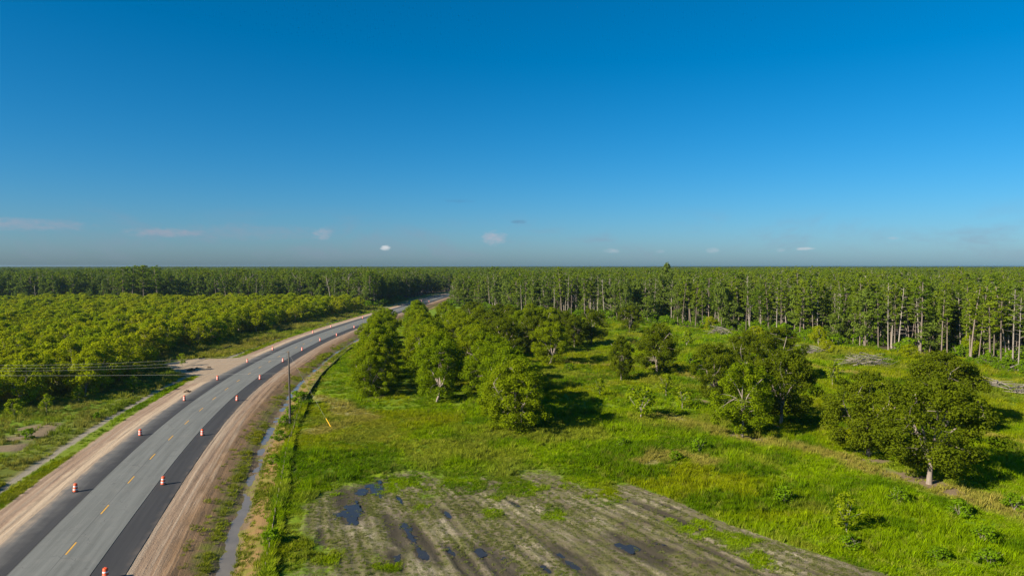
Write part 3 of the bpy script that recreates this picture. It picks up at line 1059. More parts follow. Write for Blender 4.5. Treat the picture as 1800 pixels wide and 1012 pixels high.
def broadleaf(name, H, W, rng, leafmat, barkmat, clumps=70, leaves=130, lsize=0.30, clump_r=1.25, trunk_h=0.17, trunk_r=0.26, low=0.14, gap=0.0, forks=4, lean=0.0):
    """spreading tree: returns trunk mesh and crown mesh"""
    mb = MB()
    fork = np.array([lean * H * trunk_h, rng.normal(0, 0.1), H * trunk_h])
    tp = np.array([[0, 0, -0.3], [0, 0, 0.02 * H], fork * 0.55 + [rng.normal(0, 0.04), 0, 0], fork])
    mb.tube(tp, [trunk_r * 1.45, trunk_r * 1.15, trunk_r, trunk_r * 0.95], 8)
    limbs = []
    for i in range(forks):
        th = 2 * np.pi * (i + rng.random() * 0.7) / forks
        rr = W * 0.5 * (0.40 + 0.35 * rng.random())
        hh = H * (0.55 + 0.32 * rng.random())
        end = np.array([np.cos(th) * rr, np.sin(th) * rr, hh])
        pts = curve_pts(fork - [0, 0, 0.15], end, 0.07, rng, 7)
        pts[:, 2] += np.sin(np.linspace(0, np.pi, 7)) * H * 0.03
        mb.tube(pts, np.linspace(trunk_r * 0.62, trunk_r * 0.16, 7), 6)
        limbs.append(pts)
    top = curve_pts(fork - [0, 0, 0.15], (rng.normal(0, 0.5), rng.normal(0, 0.5), H * 0.86), 0.05, rng, 7)
    mb.tube(top, np.linspace(trunk_r * 0.7, trunk_r * 0.14, 7), 6)
    limbs.append(top)
    LP = np.concatenate([l[1:] for l in limbs])
    cs, rs = [], []
    lobes = rng.random(6) * 2 * np.pi
    tries = 0
    while len(cs) < clumps and tries < 5000:
        tries += 1
        h = low + (1 - low) * rng.random() ** 0.85
        q = (h - low) / (1 - low)
        env = np.sqrt(max(0.0, 1 - ((q - 0.42) / 0.60) ** 2)) if q > 0.42 else np.sqrt(max(0.0, 1 - ((q - 0.42) / 0.52) ** 2))
        th = rng.random() * 2 * np.pi
        wob = 1 + 0.13 * np.sin(2 * th + lobes[0]) + 0.10 * np.sin(3 * th + lobes[1] + 3 * q) + 0.08 * np.sin(5 * th + lobes[2] - 5 * q)
        rad = env * W * 0.5 * wob
        frac = rng.random() ** 0.42
        r = max(0, rad - clump_r * 0.55) * frac
        c = np.array([np.cos(th) * r, np.sin(th) * r, h * H - clump_r * 0.35])
        if cs and gap > 0 and np.min(np.linalg.norm(np.array(cs) - c, axis=1)) < gap * clump_r:
            continue
        cs.append(c)
        rs.append(clump_r * (0.6 + 0.65 * rng.random()) * (0.8 if q > 0.85 else 1.0))
    cs = np.array(cs)
    for c in cs[:: max(1, len(cs) // 45)]:
        j = np.argmin(np.linalg.norm(LP - c, axis=1) + 0.3 * np.maximum(0, LP[:, 2] - c[2]))
        pts = curve_pts(LP[j], c + [0, 0, 0.1], 0.08, rng, 4)
        mb.tube(pts, [trunk_r * 0.17, trunk_r * 0.12, trunk_r * 0.08, 0.015], 5, False)
    v, f, val = leaf_quads(cs, rs, leaves, lsize, rng)
    return mb.mesh(name + '_trunk', barkmat), leaf_mesh(name + '_crown', v, f, val, leafmat)


def pine(name, H, rng, leafmat, barkmat, crown_from=0.55, W=6.5, density=1.0, dead=5, thin=1.0):
    mb = MB()
    bx, by = rng.normal(0, 0.025 * H), rng.normal(0, 0.025 * H)
    t = np.linspace(0, 1, 9)
    axis = np.stack([bx * t ** 2, by * t ** 1.5, t * H * 0.985 - 0.3], -1)
    mb.tube(axis, 0.19 * (1 - 0.80 * t) * (H / 22) + 0.02, 7)
    cs, rs = [], []
    nb = int(19 * density)
    for i in range(nb):
        q = (i + rng.random()) / nb
        h = H * (crown_from + (0.97 - crown_from) * q)
        th = i * 2.4 + rng.normal(0, 0.5)
        env = np.sqrt(max(0.03, 1 - ((q - 0.45) / 0.62) ** 2)) * (0.7 + 0.5 * rng.random())
        L = W * 0.5 * env
        ax = np.array([np.interp(h, axis[:, 2], axis[:, 0]), np.interp(h, axis[:, 2], axis[:, 1]), h])
        d = np.array([np.cos(th), np.sin(th), 0.18 + 0.35 * q])
        tip = ax + d * L
        mb.tube(curve_pts(ax, tip, 0.06, rng, 4), [0.065, 0.05, 0.035, 0.012], 4, False)
        for fr in ((1.0, 0.62) if L > 1.5 else (1.0,)):
            c = ax + d * L * fr + rng.normal(0, 0.22, 3)
            cs.append(c)
            rs.append((0.55 + 0.40 * rng.random()) * (W / 5.0))
    cs.append(axis[-1] + [0, 0, -0.2])
    rs.append(0.8)
    for i in range(dead):                                     # bare stubs below the crown
        h = H * (0.22 + (crown_from - 0.2) * rng.random())
        th = rng.random() * 6.28
        ax = np.array([np.interp(h, axis[:, 2], axis[:, 0]), np.interp(h, axis[:, 2], axis[:, 1]), h])
        L = 0.6 + 1.6 * rng.random()
        mb.tube(curve_pts(ax, ax + np.array([np.cos(th), np.sin(th), 0.25]) * L, 0.06, rng, 3), [0.05, 0.035, 0.012], 4, False)
    v, f, val = leaf_quads(cs, rs, int(56 * thin), 0.24, rng, flat=0.62, up=0.5, aspect=0.42, shell=0.25)
    return mb.mesh(name + '_trunk', barkmat), leaf_mesh(name + '_crown', v, f, val, leafmat)


def snag(name, H, rng, barkmat, forked=False):
    mb = MB()
    t = np.linspace(0, 1, 7)
    axis = np.stack([rng.normal(0, 0.05) * H * t ** 2, rng.normal(0, 0.05) * H * t, t * H - 0.3], -1)
    mb.tube(axis, 0.24 * (1 - 0.75 * t) + 0.03, 7)
    for i in range(16 if forked else 8):
        q = 0.3 + 0.65 * rng.random()
        a = np.array([np.interp(q, t, axis[:, k]) for k in range(3)])
        th = rng.random() * 6.28
        L = (1.2 + 3.0 * rng.random()) * (1.5 if forked else 0.8)
        e = a + np.array([np.cos(th), np.sin(th), 0.7]) * L
        pts = curve_pts(a, e, 0.1, rng, 5)
        mb.tube(pts, np.linspace(0.10, 0.02, 5), 5, False)
        if forked:
            for _ in range(3):
                p0 = pts[rng.integers(2, 5)]
                mb.tube(curve_pts(p0, p0 + rng.normal(0, 0.9, 3) + [0, 0, 0.9], 0.1, rng, 3), [0.04, 0.025, 0.008], 4, False)
    return mb.mesh(name + '_trunk', barkmat)


RNG = np.random.default_rng(20)
PECAN = [broadleaf('pecan', 12.0, 12.5, np.random.default_rng(100 + i), M['pecan'], M['pecan_bark'], clumps=(108, 104, 115, 104, 106, 115)[i], leaves=290, lsize=0.145, clump_r=1.1, gap=0.55, low=(0.19, 0.17, 0.08, 0.15, 0.13, 0.07)[i], trunk_h=0.2,
                   forks=4 + i % 2, lean=(0.0, 0.15, -0.1, 0.05, 0.3, -0.05)[i]) for i in range(6)]
ORCH = [broadleaf('orchard', 7.6, 8.0, np.random.default_rng(200 + i), M['orchard'], M['pecan_bark'], clumps=58, leaves=120, lsize=0.175, clump_r=0.95, gap=0.5,
                  trunk_h=0.2, trunk_r=0.13, low=0.14, forks=4) for i in range(6)]
SAPL = [broadleaf('sapling', 4.2, 3.4, np.random.default_rng(300 + i), M['sapling'], M['pecan_bark'], clumps=24, leaves=30, lsize=0.17, clump_r=0.5, gap=0.6,
                  trunk_h=0.26, trunk_r=0.06, low=0.28, forks=4) for i in range(4)]
PINE = [pine('pine', 22.5, np.random.default_rng(400 + i), M['pine'], M['pine_bark'], (0.42, 0.5, 0.38, 0.55, 0.45, 0.36, 0.48)[i], (5.0, 4.4, 5.4, 4.2, 5.8, 4.6, 4.0)[i],
             (1.5, 1.3, 1.6, 1.2, 1.6, 1.7, 1.1)[i]) for i in range(7)]
GREYP = [pine('thin_pine', 21.5, np.random.default_rng(450 + i), M['grey_leaf'], M['dead_wood'], (0.42, 0.32, 0.5)[i], (3.8, 3.4, 3.2)[i], 1.3, 12, 0.7) for i in range(3)]
HARD = [broadleaf('hardwood', 14.0, 8.5, np.random.default_rng(500 + i), M['grey_leaf'], M['pine_bark'], clumps=46, leaves=60, lsize=0.30, clump_r=1.15, gap=0.5,
                  trunk_h=0.25, trunk_r=0.16, low=0.22, forks=4) for i in range(4)]
SHRUB = [broadleaf('shrub', 2.2, 2.6, np.random.default_rng(600 + i), M['shrub'], M['pecan_bark'], clumps=20, leaves=34, lsize=0.15, clump_r=0.45, gap=0.5,
                   trunk_h=0.1, trunk_r=0.04, low=0.10, forks=5) for i in range(4)]
SNAG = [snag('snag', 15.0, np.random.default_rng(700 + i), M['dead_wood'], i == 1 or i == 3) for i in range(4)]


def plant(name, pair, x, y, rz, sc, label, cat, group=None, tilt=(0.0, 0.0), leaf=None):
    z = float(surf_z(x, y)[0])
    s = sc if isinstance(sc, tuple) else (sc, sc, sc)
    e = empty(name, (x, y, z - 0.02), rz, s)
    e.rotation_euler = (tilt[0], tilt[1], rz)
    if isinstance(pair, tuple):
        obj('trunk', pair[0], e)
        c = obj('crown', pair[1], e)
        if leaf is not None:
            c.material_slots[0].link = 'OBJECT'
            c.material_slots[0].material = leaf
    else:
        obj('trunk', pair, e)
    tag(e, label, cat, group)
    return e


ORD = ['first', 'second', 'third', 'fourth', 'fifth', 'sixth', 'seventh', 'eighth', 'ninth', 'tenth', 'eleventh', 'twelfth', 'thirteenth', 'fourteenth', 'fifteenth', 'sixteenth']


# pecans standing free in the field on the right
def build_field_pecans():
    free = [  # pixel base, height, width, variant, label
        (1640, 853, 13.2, 14.6, 0, 'large pecan tree with pale forked trunk, nearest at the right'),
        (1531, 806, 11.9, 11.4, 1, 'pecan tree with bare dirt at its foot, just left of the nearest large one'),
        (1668, 752, 12.6, 15.0, 2, 'dark green pecan tree standing behind the two nearest right-hand trees'),
        (1307, 770, 11.6, 10.6, 3, 'pecan tree with pale trunk on bare earth, front left of the middle clump'),
        (1376, 748, 12.7, 12.8, 0, 'round dark pecan tree with shaded trunk, right of the middle clump'),
        (1262, 706, 11.6, 10.5, 4, 'olive pecan tree at the left end of the middle clump'),
        (1312, 678, 12.2, 10.0, 5, 'pecan tree behind the middle clump, its top highest on the left'),
        (1368, 668, 12.2, 12.5, 1, 'rear right pecan tree of the middle clump, nearest the forest'),
        (1156, 656, 12.2, 12.4, 2, 'round pecan tree with dark trunk alone in the middle meadow'),
        (1093, 668, 10.2, 7.0, 3, 'narrow pecan tree just left of the round meadow tree'),
        (1107, 585, 11.0, 9.5, 4, 'distant pecan tree with white trunk at the end of the meadow'),
        (967, 641, 11.6, 12.2, 4, 'bright pecan tree with leaning pale trunk beside the meadow'),
        (1040, 606, 12.0, 12.4, 0, 'dark pecan tree shading the grass at the meadow edge'),
        (1010, 612, 11.0, 10.0, 3, 'pecan tree between the leaning one and the dark one'),
    ]
    for i, (px, py, H, W, k, lab) in enumerate(free):
        x, y = G(px, py)
        plant('pecan_tree', PECAN[k], x, y, i * 1.7, (W / 12.5, W / 12.5, H / 12.0), lab, 'tree', 'pecan trees in the meadow', leaf=M['pecan_olive'] if i not in (3, 11) else None)
    rows = [('leftmost', -4.0 - 23.0 + 4.6, [144, 153, 163, 174, 186, 199, 213, 228, 243, 258], 0.98),
            ('second', -14.6 + 0.0, [138, 149, 160, 172, 185, 198, 212, 226, 241, 257, 273, 289], 1.0),
            ('third', -3.2, [113.4, 119.3, 126, 135, 146, 158, 171, 185, 199, 214, 229, 244, 260, 276], 1.0),
            ('fourth', 8.3, [203, 215, 227, 240, 254, 268, 283, 298], 0.97), ('fifth', 19.8, [214, 228, 243, 258, 274, 290], 0.97), ('sixth', 31.3, [232, 250, 268, 286], 0.95)]
    rng = np.random.default_rng(5)
    for name, x0, zs, sc in rows:
        if name == 'leftmost':
            x0 = -27.4
        for i, yy in enumerate(zs):
            x = x0 - 0.16 * (yy - (138 if name != 'leftmost' else 138)) + rng.normal(0, 0.5)
            H = 12.0 * sc * (0.92 + 0.16 * rng.random())
            W = 11.8 * sc * (0.9 + 0.2 * rng.random())
            if name == 'leftmost' and i < 2:
                H, W = (9.4, 10.2)[i], (10.6, 10.6)[i]
            if name == 'second' and i == 0:
                H, W = 12.2, 10.6
            if name == 'third' and i < 3:
                H, W = (11.4, 10.5, 12.0)[i], (12.4, 11.5, 12.4)[i]
            plant('pecan_tree', PECAN[(2, 5, 2, 5, 4, 3)[rng.integers(0, 6)]], x, yy, rng.random() * 6.28, (W / 12.5, W / 12.5, H / 12.0),
                  'pecan tree, %s from the front in the %s row of the grove' % (ORD[i], name), 'tree', 'pecan rows of the grove',
                  leaf=M['pecan_olive'] if name in ('fourth', 'fifth', 'sixth') and rng.random() < 0.6 else None)


def build_saplings():
    data = [(1495, 945, 4.2, 3.5, 0, 'yellow-green sapling with thin pale stem beside the ploughed plot'),
            (1055, 699, 3.9, 2.9, 1, 'small sapling with white stem left in the middle meadow'),
            (1128, 738, 6.0, 6.2, 2, 'wide sparse young tree casting a dark shadow in mid-meadow'),
            (1201, 719, 4.4, 4.2, 3, 'young tree with white stem right of the sparse one'),
            (1172, 697, 4.6, 4.0, 1, 'faint young tree behind the wide sparse one'),
            (1466, 681, 5.6, 4.6, 0, 'young tree between the middle clump and the right-hand clump'),
            (1208, 612, 5.8, 5.0, 2, 'young tree in the far meadow near the brush pile'),
            (231, 690, 3.6, 3.2, 0, 'yellow-green sapling at the front of the left orchard'),
            (134, 707, 3.0, 3.0, 2, 'low sapling at the near corner of the left orchard'),
            (318, 644, 3.6, 2.8, 3, 'yellowing sapling with white stem beside the left silt fence'),
            (77, 727, 3.6, 2.6, 1, 'slim sapling in front of the orchard at the left edge'),
            (20, 735, 3.6, 3.0, 3, 'leafy sapling at the far left below the orchard')]
    for i, (px, py, H, W, k, lab) in enumerate(data):
        x, y = G(px, py)
        plant('sapling', SAPL[k], x, y, i * 2.1, (W / 3.4, W / 3.4, H / 4.2), lab, 'sapling')
    shrubs = [(1383, 889, 2.2, 2.6, 'leafy green shrub with bare pinkish base in the near meadow'), (1587, 890, 2.0, 2.4, 'green shrub in front of the nearest large pecan'),
              (1695, 912, 1.9, 2.8, 'rounded shrub below the bare lane at the right'), (1738, 962, 2.0, 2.7, 'dark shrub low at the right near the bottom'),
              (1792, 900, 2.0, 2.6, 'shrub at the right edge of the meadow'), (1232, 798, 2.2, 2.6, 'bright shrub with a bare twig in the middle meadow'),
              (1095, 790, 1.6, 2.6, 'low dark shrub in the middle of the meadow'), (1190, 812, 1.5, 2.2, 'low shrub right of the dark one in mid-meadow'),
              (1500, 968, 1.3, 2.8, 'low weedy shrub below the yellow-green sapling'), (1750, 1000, 1.6, 2.4, 'weedy shrub in the bottom right corner'),
              (1660, 990, 1.2, 2.2, 'low shrub near the bottom edge at the right'), (1020, 742, 1.4, 2.2, 'small shrub right of the front grove trees'),
              (1000, 652, 1.8, 3.2, 'shrub right of the leaning pecan'), (1222, 655, 2.6, 3.4, 'dense shrub right of the round meadow tree'),
              (1215, 640, 3.0, 3.8, 'tall bush behind the round meadow tree'), (45, 772, 1.7, 2.4, 'green shrub on the brown bare patch at the left'),
              (165, 737, 1.2, 2.0, 'small bush on the left verge in front of the orchard'),
              (518, 700, 2.1, 2.6, 'bright hedge bush just beyond the utility pole'), (530, 712, 2.6, 3.2, 'tall hedge bush right of the utility pole'),
              (498, 745, 1.8, 2.6, 'hedge bush at the foot of the utility pole'), (512, 728, 1.8, 2.8, 'hedge bush close behind the utility pole'),
              (488, 772, 1.6, 2.4, 'hedge bush on the fence line nearer than the pole'), (478, 812, 1.3, 2.0, 'low hedge bush on the near fence line'),
              (470, 960, 1.7, 2.2, 'dark bush on the fence line near the bottom edge'), (1440, 610, 7.0, 6.5, 'bright green bush against the forest trunks'),
              (1455, 622, 4.2, 5.5, 'dark round bush in front of the bright forest bush'), (1715, 628, 7.5, 6.5, 'yellow-green small tree at the right forest edge'),
              (1600, 633, 4.5, 6.0, 'bushy thicket behind the right brush pile'), (1330, 597, 5.0, 7.0, 'thicket at the forest edge left of the bright bush'),
              (1250, 578, 5.5, 7.5, 'thicket at the forest edge behind the small brush pile')]
    for i, (px, py, H, W, lab) in enumerate(shrubs):
        x, y = G(px, py)
        k = i % 4
        if H > 4:
            plant('small_tree', ORCH[i % 6], x, y, i * 1.3, (W / 8.0, W / 8.0, H / 7.6), lab, 'bush')
        else:
            plant('shrub', SHRUB[k], x, y, i * 1.3, (W / 2.6, W / 2.6, H / 2.2), lab, 'shrub')


# ------------------------------------------------------------------ instanced masses
def proto_collection(name, meshes):
    c = bpy.data.collections.new(name)
    for i, me in enumerate(meshes):
        o = bpy.data.objects.new('%s_%02d' % (name, i), me)
        c.objects.link(o)
    return c


def join_pair(pair, name):
    """trunk and crown as one mesh for the masses that are not picked apart"""
    t, c = pair
    def grab(me):
        v = np.zeros(len(me.vertices) * 3, np.float32)
        me.vertices.foreach_get('co', v)
        lp = np.zeros(len(me.loops), np.int32)
        me.loops.foreach_get('vertex_index', lp)
        sz = np.zeros(len(me.polygons), np.int32)
        me.polygons.foreach_get('loop_total', sz)
        st = np.zeros(len(me.polygons), np.int32)
        me.polygons.foreach_get('loop_start', st)
        fs = []
        for k in (3, 4):
            q = st[sz == k]
            if len(q):
                fs.append(lp[q[:, None] + np.arange(k)])
        return v.reshape(-1, 3), fs
    v1, f1 = grab(t)
    v2, f2 = grab(c)
    val = np.zeros(len(v1) + len(v2), np.float32)
    lv = np.zeros(len(v2), np.float32)
    c.attributes['leaf'].data.foreach_get('value', lv)
    val[len(v1):] = lv
    fs = f1 + [f + len(v1) for f in f2]
    me = mesh_np(name, np.concatenate([v1, v2]), fs, [t.materials[0], c.materials[0]], [0] * len(f1) + [1] * len(f2))
    attr(me, 'leaf', val)
    return me


def scatter(name, coll, pts, rot, scl, idx, tint, label, cat):
    me = bpy.data.meshes.new(name)
    pts = np.asarray(pts, np.float32)
    me.vertices.add(len(pts))
    me.vertices.foreach_set('co', pts.ravel())
    attr(me, 'rot', rot, 'FLOAT_VECTOR')
    attr(me, 'scl', scl, 'FLOAT_VECTOR')
    attr(me, 'pick', idx, 'INT')
    if tint is not None:
        attr(me, 'tint', np.concatenate([tint, np.ones((len(pts), 1))], 1), 'FLOAT_COLOR')
    o = obj(name, me)
    ng = bpy.data.node_groups.new(name + '_nodes', 'GeometryNodeTree')
    ng.interface.new_socket('Geometry', in_out='INPUT', socket_type='NodeSocketGeometry')
    ng.interface.new_socket('Geometry', in_out='OUTPUT', socket_type='NodeSocketGeometry')
    gi, go = ng.nodes.new('NodeGroupInput'), ng.nodes.new('NodeGroupOutput')
    ci = ng.nodes.new('GeometryNodeCollectionInfo')
    ci.inputs['Collection'].default_value = coll
    ci.inputs['Separate Children'].default_value = True
    ci.inputs['Reset Children'].default_value = True
    ip = ng.nodes.new('GeometryNodeInstanceOnPoints')
    ip.inputs['Pick Instance'].default_value = True
    def na(n, t):
        a = ng.nodes.new('GeometryNodeInputNamedAttribute')
        a.data_type = t
        a.inputs['Name'].default_value = n
        return a.outputs['Attribute']
    L = ng.links.new
    L(gi.outputs[0], ip.inputs['Points'])
    L(ci.outputs[0], ip.inputs['Instance'])
    L(na('pick', 'INT'), ip.inputs['Instance Index'])
    L(na('rot', 'FLOAT_VECTOR'), ip.inputs['Rotation'])
    L(na('scl', 'FLOAT_VECTOR'), ip.inputs['Scale'])
    L(ip.outputs[0], go.inputs[0])
    md = o.modifiers.new('scatter', 'NODES')
    md.node_group = ng
    tag(o, label, cat, kind='stuff')
    return o


# ------------------------------------------------------------------ the young orchard left of the road
ORCHARD = [(-300, 118), (-100, 124), (-84, 139), (-84, 168), (-93, 176), (-99, 205), (-101, 232), (-102, 262), (-101, 300), (-98, 345), (-94, 390), (-91, 432), (-150, 452), (-420, 432), (-420, 118)]


def build_orchard():
    rng = np.random.default_rng(12)
    pts = []
    ang = 0.16
    ca, sa = math.cos(ang), math.sin(ang)
    for i in range(-70, 70):
        for j in range(0, 70):
            u, v = i * 7.9 + rng.normal(0, 0.8), j * 7.4 + rng.normal(0, 0.8)
            x, y = -90 + u * ca - v * sa, 60 + u * sa + v * ca
            if y < 115 or y > 460 or x < -0.74 * y - 28:
                continue
            pts.append((x, y))
    P = np.array(pts)
    P = P[in_poly(P[:, 0], P[:, 1], ORCHARD)]
    P = P[rng.random(len(P)) > 0.03]
    order = np.argsort(np.hypot(P[:, 0], P[:, 1]) + 120 * ((P[:, 0] < -0.73 * P[:, 1]) * 1.0))
    P = P[order]
    n = 300
    size = 0.98 + 0.28 * rng.random(len(P))
    hgt = size * (0.95 + 0.15 * rng.random(len(P)))
    ang = rng.random(len(P)) * 6.28
    var = rng.integers(0, 6, len(P))
    for k in range(min(n, len(P))):
        x, y = P[k]
        plant('orchard_tree', ORCH[var[k]], x, y, ang[k], (size[k] * 1.06, size[k] * 1.06, hgt[k]),
              'young pecan tree in the dense yellow-green orchard left of the road', 'tree', 'young trees of the left orchard')
    R = P[n:]
    if len(R):
        z = surf_z(R[:, 0], R[:, 1])
        coll = proto_collection('orchard_protos', [join_pair(p, 'orchard_tree_mesh') for p in ORCH])
        scatter('orchard_far', coll, np.stack([R[:, 0], R[:, 1], z], -1), np.stack([0 * z, 0 * z, ang[n:]], -1),
                np.stack([size[n:] * 1.06, size[n:] * 1.06, hgt[n:]], -1), var[n:], None, 'far rows of the young orchard merging into one yellow-green mass', 'orchard')
    print('orchard', len(P))


# ------------------------------------------------------------------ forest
def build_forest():
    rng = np.random.default_rng(33)
    def jgrid(step, y0, y1, spread, jit=0.38):
        out = []
        ys = np.arange(y0, y1, step)
        for y in ys:
            w = spread * y + 45
            xs = np.arange(-w, w, step)
            out.append(np.stack([xs + rng.normal(0, step * jit, len(xs)), y + rng.normal(0, step * jit, len(xs))], -1))
        return np.concatenate(out)
    Pn = jgrid(3.7, 120, 640, 0.76)
    Pm = jgrid(5.2, 640, 1300, 0.76)
    Pf = jgrid(9.0, 1300, 2600, 0.76)
    P = np.concatenate([Pn, Pm, Pf])
    fac = np.concatenate([np.ones(len(Pn)), np.full(len(Pm), 1.2), np.full(len(Pf), 1.75)])
    keep = forest_mask(P[:, 0], P[:, 1])
    off, s = road_off(P[:, 0], P[:, 1])
    keep &= ~(np.abs(off) < 13)
    dr = poly_dist(P[:, 0], P[:, 1], FOREST_R[:16])
    dl = poly_dist(P[:, 0], P[:, 1], FOREST_L[-5:] + FOREST_L[:5])
    edge = np.minimum(dr, dl)
    # interior of the near woods can be a little thinner: the canopy closes it
    keep &= (edge < 45) | (rng.random(len(P)) < 0.72)
    keep &= rng.random(len(P)) < np.where(edge < 40, 0.35 + 1.1 * sstep(0.3, 0.62, fbm(P[:, 0], P[:, 1], 15, 95)), 1.0)
    P, fac, edge, dl, dr, off = P[keep], fac[keep], edge[keep], dl[keep], dr[keep], off[keep]
    x, y = P[:, 0], P[:, 1]
    right = x > np.interp(y, CY, CX)
    # kinds: 0-6 pine, 7-9 thin pines, 10-13 hardwoods, 14-17 snags
    u = rng.random(len(P))
    thin_zone = sstep(0.42, 0.6, fbm(x, y, 70, 91)) * right
    kind = rng.integers(0, 7, len(P))
    thin = (u < 0.20 + 0.35 * thin_zone + 0.2 * ((x > -40) & (x < 70) & (y > 250)))
    kind = np.where(thin, 7 + rng.integers(0, 3, len(P)), kind)
    u2 = rng.random(len(P))
    far_right = sstep(60, 110, x) * (y < 300)
    hardp = np.where(edge < 30, np.where(right, 0.42 - 0.22 * far_right, 0.48), np.where(right, 0.25, 0.14))
    hardp = np.where((~right) & (x < -250), 0.62, hardp)
    kind = np.where(u2 < hardp, 10 + rng.integers(0, 4, len(P)), kind)
    kind = np.where((u2 > 0.955) & (y < 700), 14 + rng.integers(0, 4, len(P)), kind)
    H = 0.74 + 0.34 * rng.random(len(P)) + 0.36 * (fbm(x, y, 36, 14) - 0.5) + 0.16 * (rng.random(len(P)) > 0.975)
    H = np.minimum(H, 1.2) * np.where(y > 700, 0.90, 0.955)
    H = np.where(kind >= 10, 0.65 + 0.85 * rng.random(len(P)) ** 1.3, H)
    W = (0.75 + 0.6 * rng.random(len(P)) ** 1.5) * fac
    ang = rng.random(len(P)) * 6.28
    tlt = rng.normal(0, 0.045, (len(P), 2))
    tlt[kind >= 14] *= 4.0
    z = terrain(x, y)
    protos = PINE + GREYP + HARD + SNAG
    # individuals: the trees of the visible outer rows that show largest
    vis = (x > -0.745 * y) & (x < 0.745 * y) & (edge < 22) & (y < 620)
    cand = np.where(vis)[0]
    # hidden behind the grove or orchard trees counts less
    score = y[cand] * (1 + 0.02 * edge[cand]) + np.where((x[cand] > -40) & (x[cand] < 60) & (y[cand] > 300), 120, 0)
    chosen = set(cand[np.argsort(score)][:300].tolist())
    lab = {'pine': 'tall straight pine on the outer edge of the forest', 'thin': 'thin grey-green pine with bare pale trunk at the forest edge',
           'hard': 'dull green broadleaf tree growing among the edge pines', 'snag': 'bare dead tree standing at the forest edge'}
    nm = {'pine': 'pine_tree', 'thin': 'thin_pine_tree', 'hard': 'broadleaf_tree', 'snag': 'dead_tree'}
    for i in sorted(chosen):
        k = int(kind[i])
        ty = 'pine' if k < 7 else 'thin' if k < 10 else 'hard' if k < 14 else 'snag'
        sd = 'right-hand' if right[i] else 'left-hand'
        plant(nm[ty], protos[k], float(x[i]), float(y[i]), float(ang[i]), (float(W[i]), float(W[i]), float(H[i])),
              lab[ty].replace('forest', sd + ' forest') if 'forest' in lab[ty] else lab[ty] + ' of the %s forest' % sd, 'tree',
              nm[ty].replace('_', ' ') + 's on the edge of the %s forest' % sd, (float(tlt[i, 0]), float(tlt[i, 1])))
    rest = np.array([i for i in range(len(P)) if i not in chosen])
    meshes = [join_pair(p, 'forest_tree_mesh') if isinstance(p, tuple) else p for p in protos]
    coll = proto_collection('forest_protos', meshes)
    scatter('forest', coll, np.stack([x, y, z], -1)[rest], np.stack([tlt[:, 0], tlt[:, 1], ang], -1)[rest], np.stack([W, W, H * np.where(fac > 1.3, 1.0, 1.0)], -1)[rest],
            kind[rest], None, 'dense pine forest stretching to the horizon', 'forest')
    plant('tall_broadleaf_tree', HARD[1], 75.0, 345.0, 0.4, (1.25, 1.25, 27.4 / 14.0), 'round-topped tree rising highest above the right-hand forest skyline', 'tree')
    for k, (px, hh, lb) in enumerate([(216, 25.6, 'leftmost of the four tall pines above the left orchard'), (232, 26.4, 'second of the four tall pines above the left orchard'),
                                      (252, 26.8, 'third and tallest of the four tall pines above the left orchard'), (277, 26.4, 'rightmost of the four tall pines above the left orchard')]):
        plant('tall_pine_tree', PINE[(4, 2, 4, 0)[k]], (px - 900) * 478.0 / FPX, 478.0, k * 1.9, (1.75, 1.75, hh / 22.5), lb, 'tree', 'tall pines above the orchard')
    # understorey along the edges
    U = jgrid(2.6, 130, 560, 0.76, 0.4)
    dU = np.minimum(poly_dist(U[:, 0], U[:, 1], FOREST_R[:16]), poly_dist(U[:, 0], U[:, 1], FOREST_L[-5:] + FOREST_L[:5]))
    inside = forest_mask(U[:, 0], U[:, 1])
    offU, _ = road_off(U[:, 0], U[:, 1])
    ku = (((dU < 16) & inside) | ((dU < 5) & ~inside)) & (np.abs(offU) > 12.5) & (rng.random(len(U)) < np.where(inside, 0.55, 0.35) * sstep(0.3, 0.6, fbm(U[:, 0], U[:, 1], 14, 5)) * 1.6)
    U = U[ku]
    sc = 0.9 + 1.6 * rng.random(len(U)) ** 2
    coll = proto_collection('understorey_protos', [join_pair(p, 'understorey_mesh') for p in SHRUB])
    zz = terrain(U[:, 0], U[:, 1])
    scatter('undergrowth', coll, np.stack([U[:, 0], U[:, 1], zz], -1), np.stack([0 * sc, 0 * sc, rng.random(len(U)) * 6.28], -1), np.stack([sc, sc, sc * 0.9], -1),
            rng.integers(0, 4, len(U)), None, 'tangled green undergrowth along the forest edge', 'undergrowth')
    print('forest', len(P), 'undergrowth', len(U))
    # the closed canopy farther than single trees can be told apart
    xs = np.concatenate([np.linspace(-1, 1, 260)])
    rows = [2450.0]
    while rows[-1] < 8700:
        rows.append(rows[-1] * 1.022)
    rows = np.array(rows)
    V = []
    for r in rows:
        V.append(np.stack([xs * r * 0.98, np.full(len(xs), r), 16.5 + 3.0 * rng.random(len(xs)) + 2.5 * (fbm(xs * r, np.full(len(xs), r), 500, 3) - 0.5) + (r / 8700) * 2.0], -1))
    V = np.array(V).reshape(-1, 3)
    first = V[:len(xs)].copy()
    first[:, 2] = -1.0
    V = np.concatenate([first, V])
    nx, ny = len(xs), len(rows) + 1
    i, j = np.meshgrid(np.arange(ny - 1), np.arange(nx - 1), indexing='ij')
    f = np.stack([i * nx + j, i * nx + j + 1, (i + 1) * nx + j + 1, (i + 1) * nx + j], -1).reshape(-1, 4)
    me = mesh_np('far_forest', V, f, [M['far_canopy']], [0])
    tag(obj('far_forest', me), 'far flat forest canopy fading blue along the horizon', 'forest', kind='stuff')


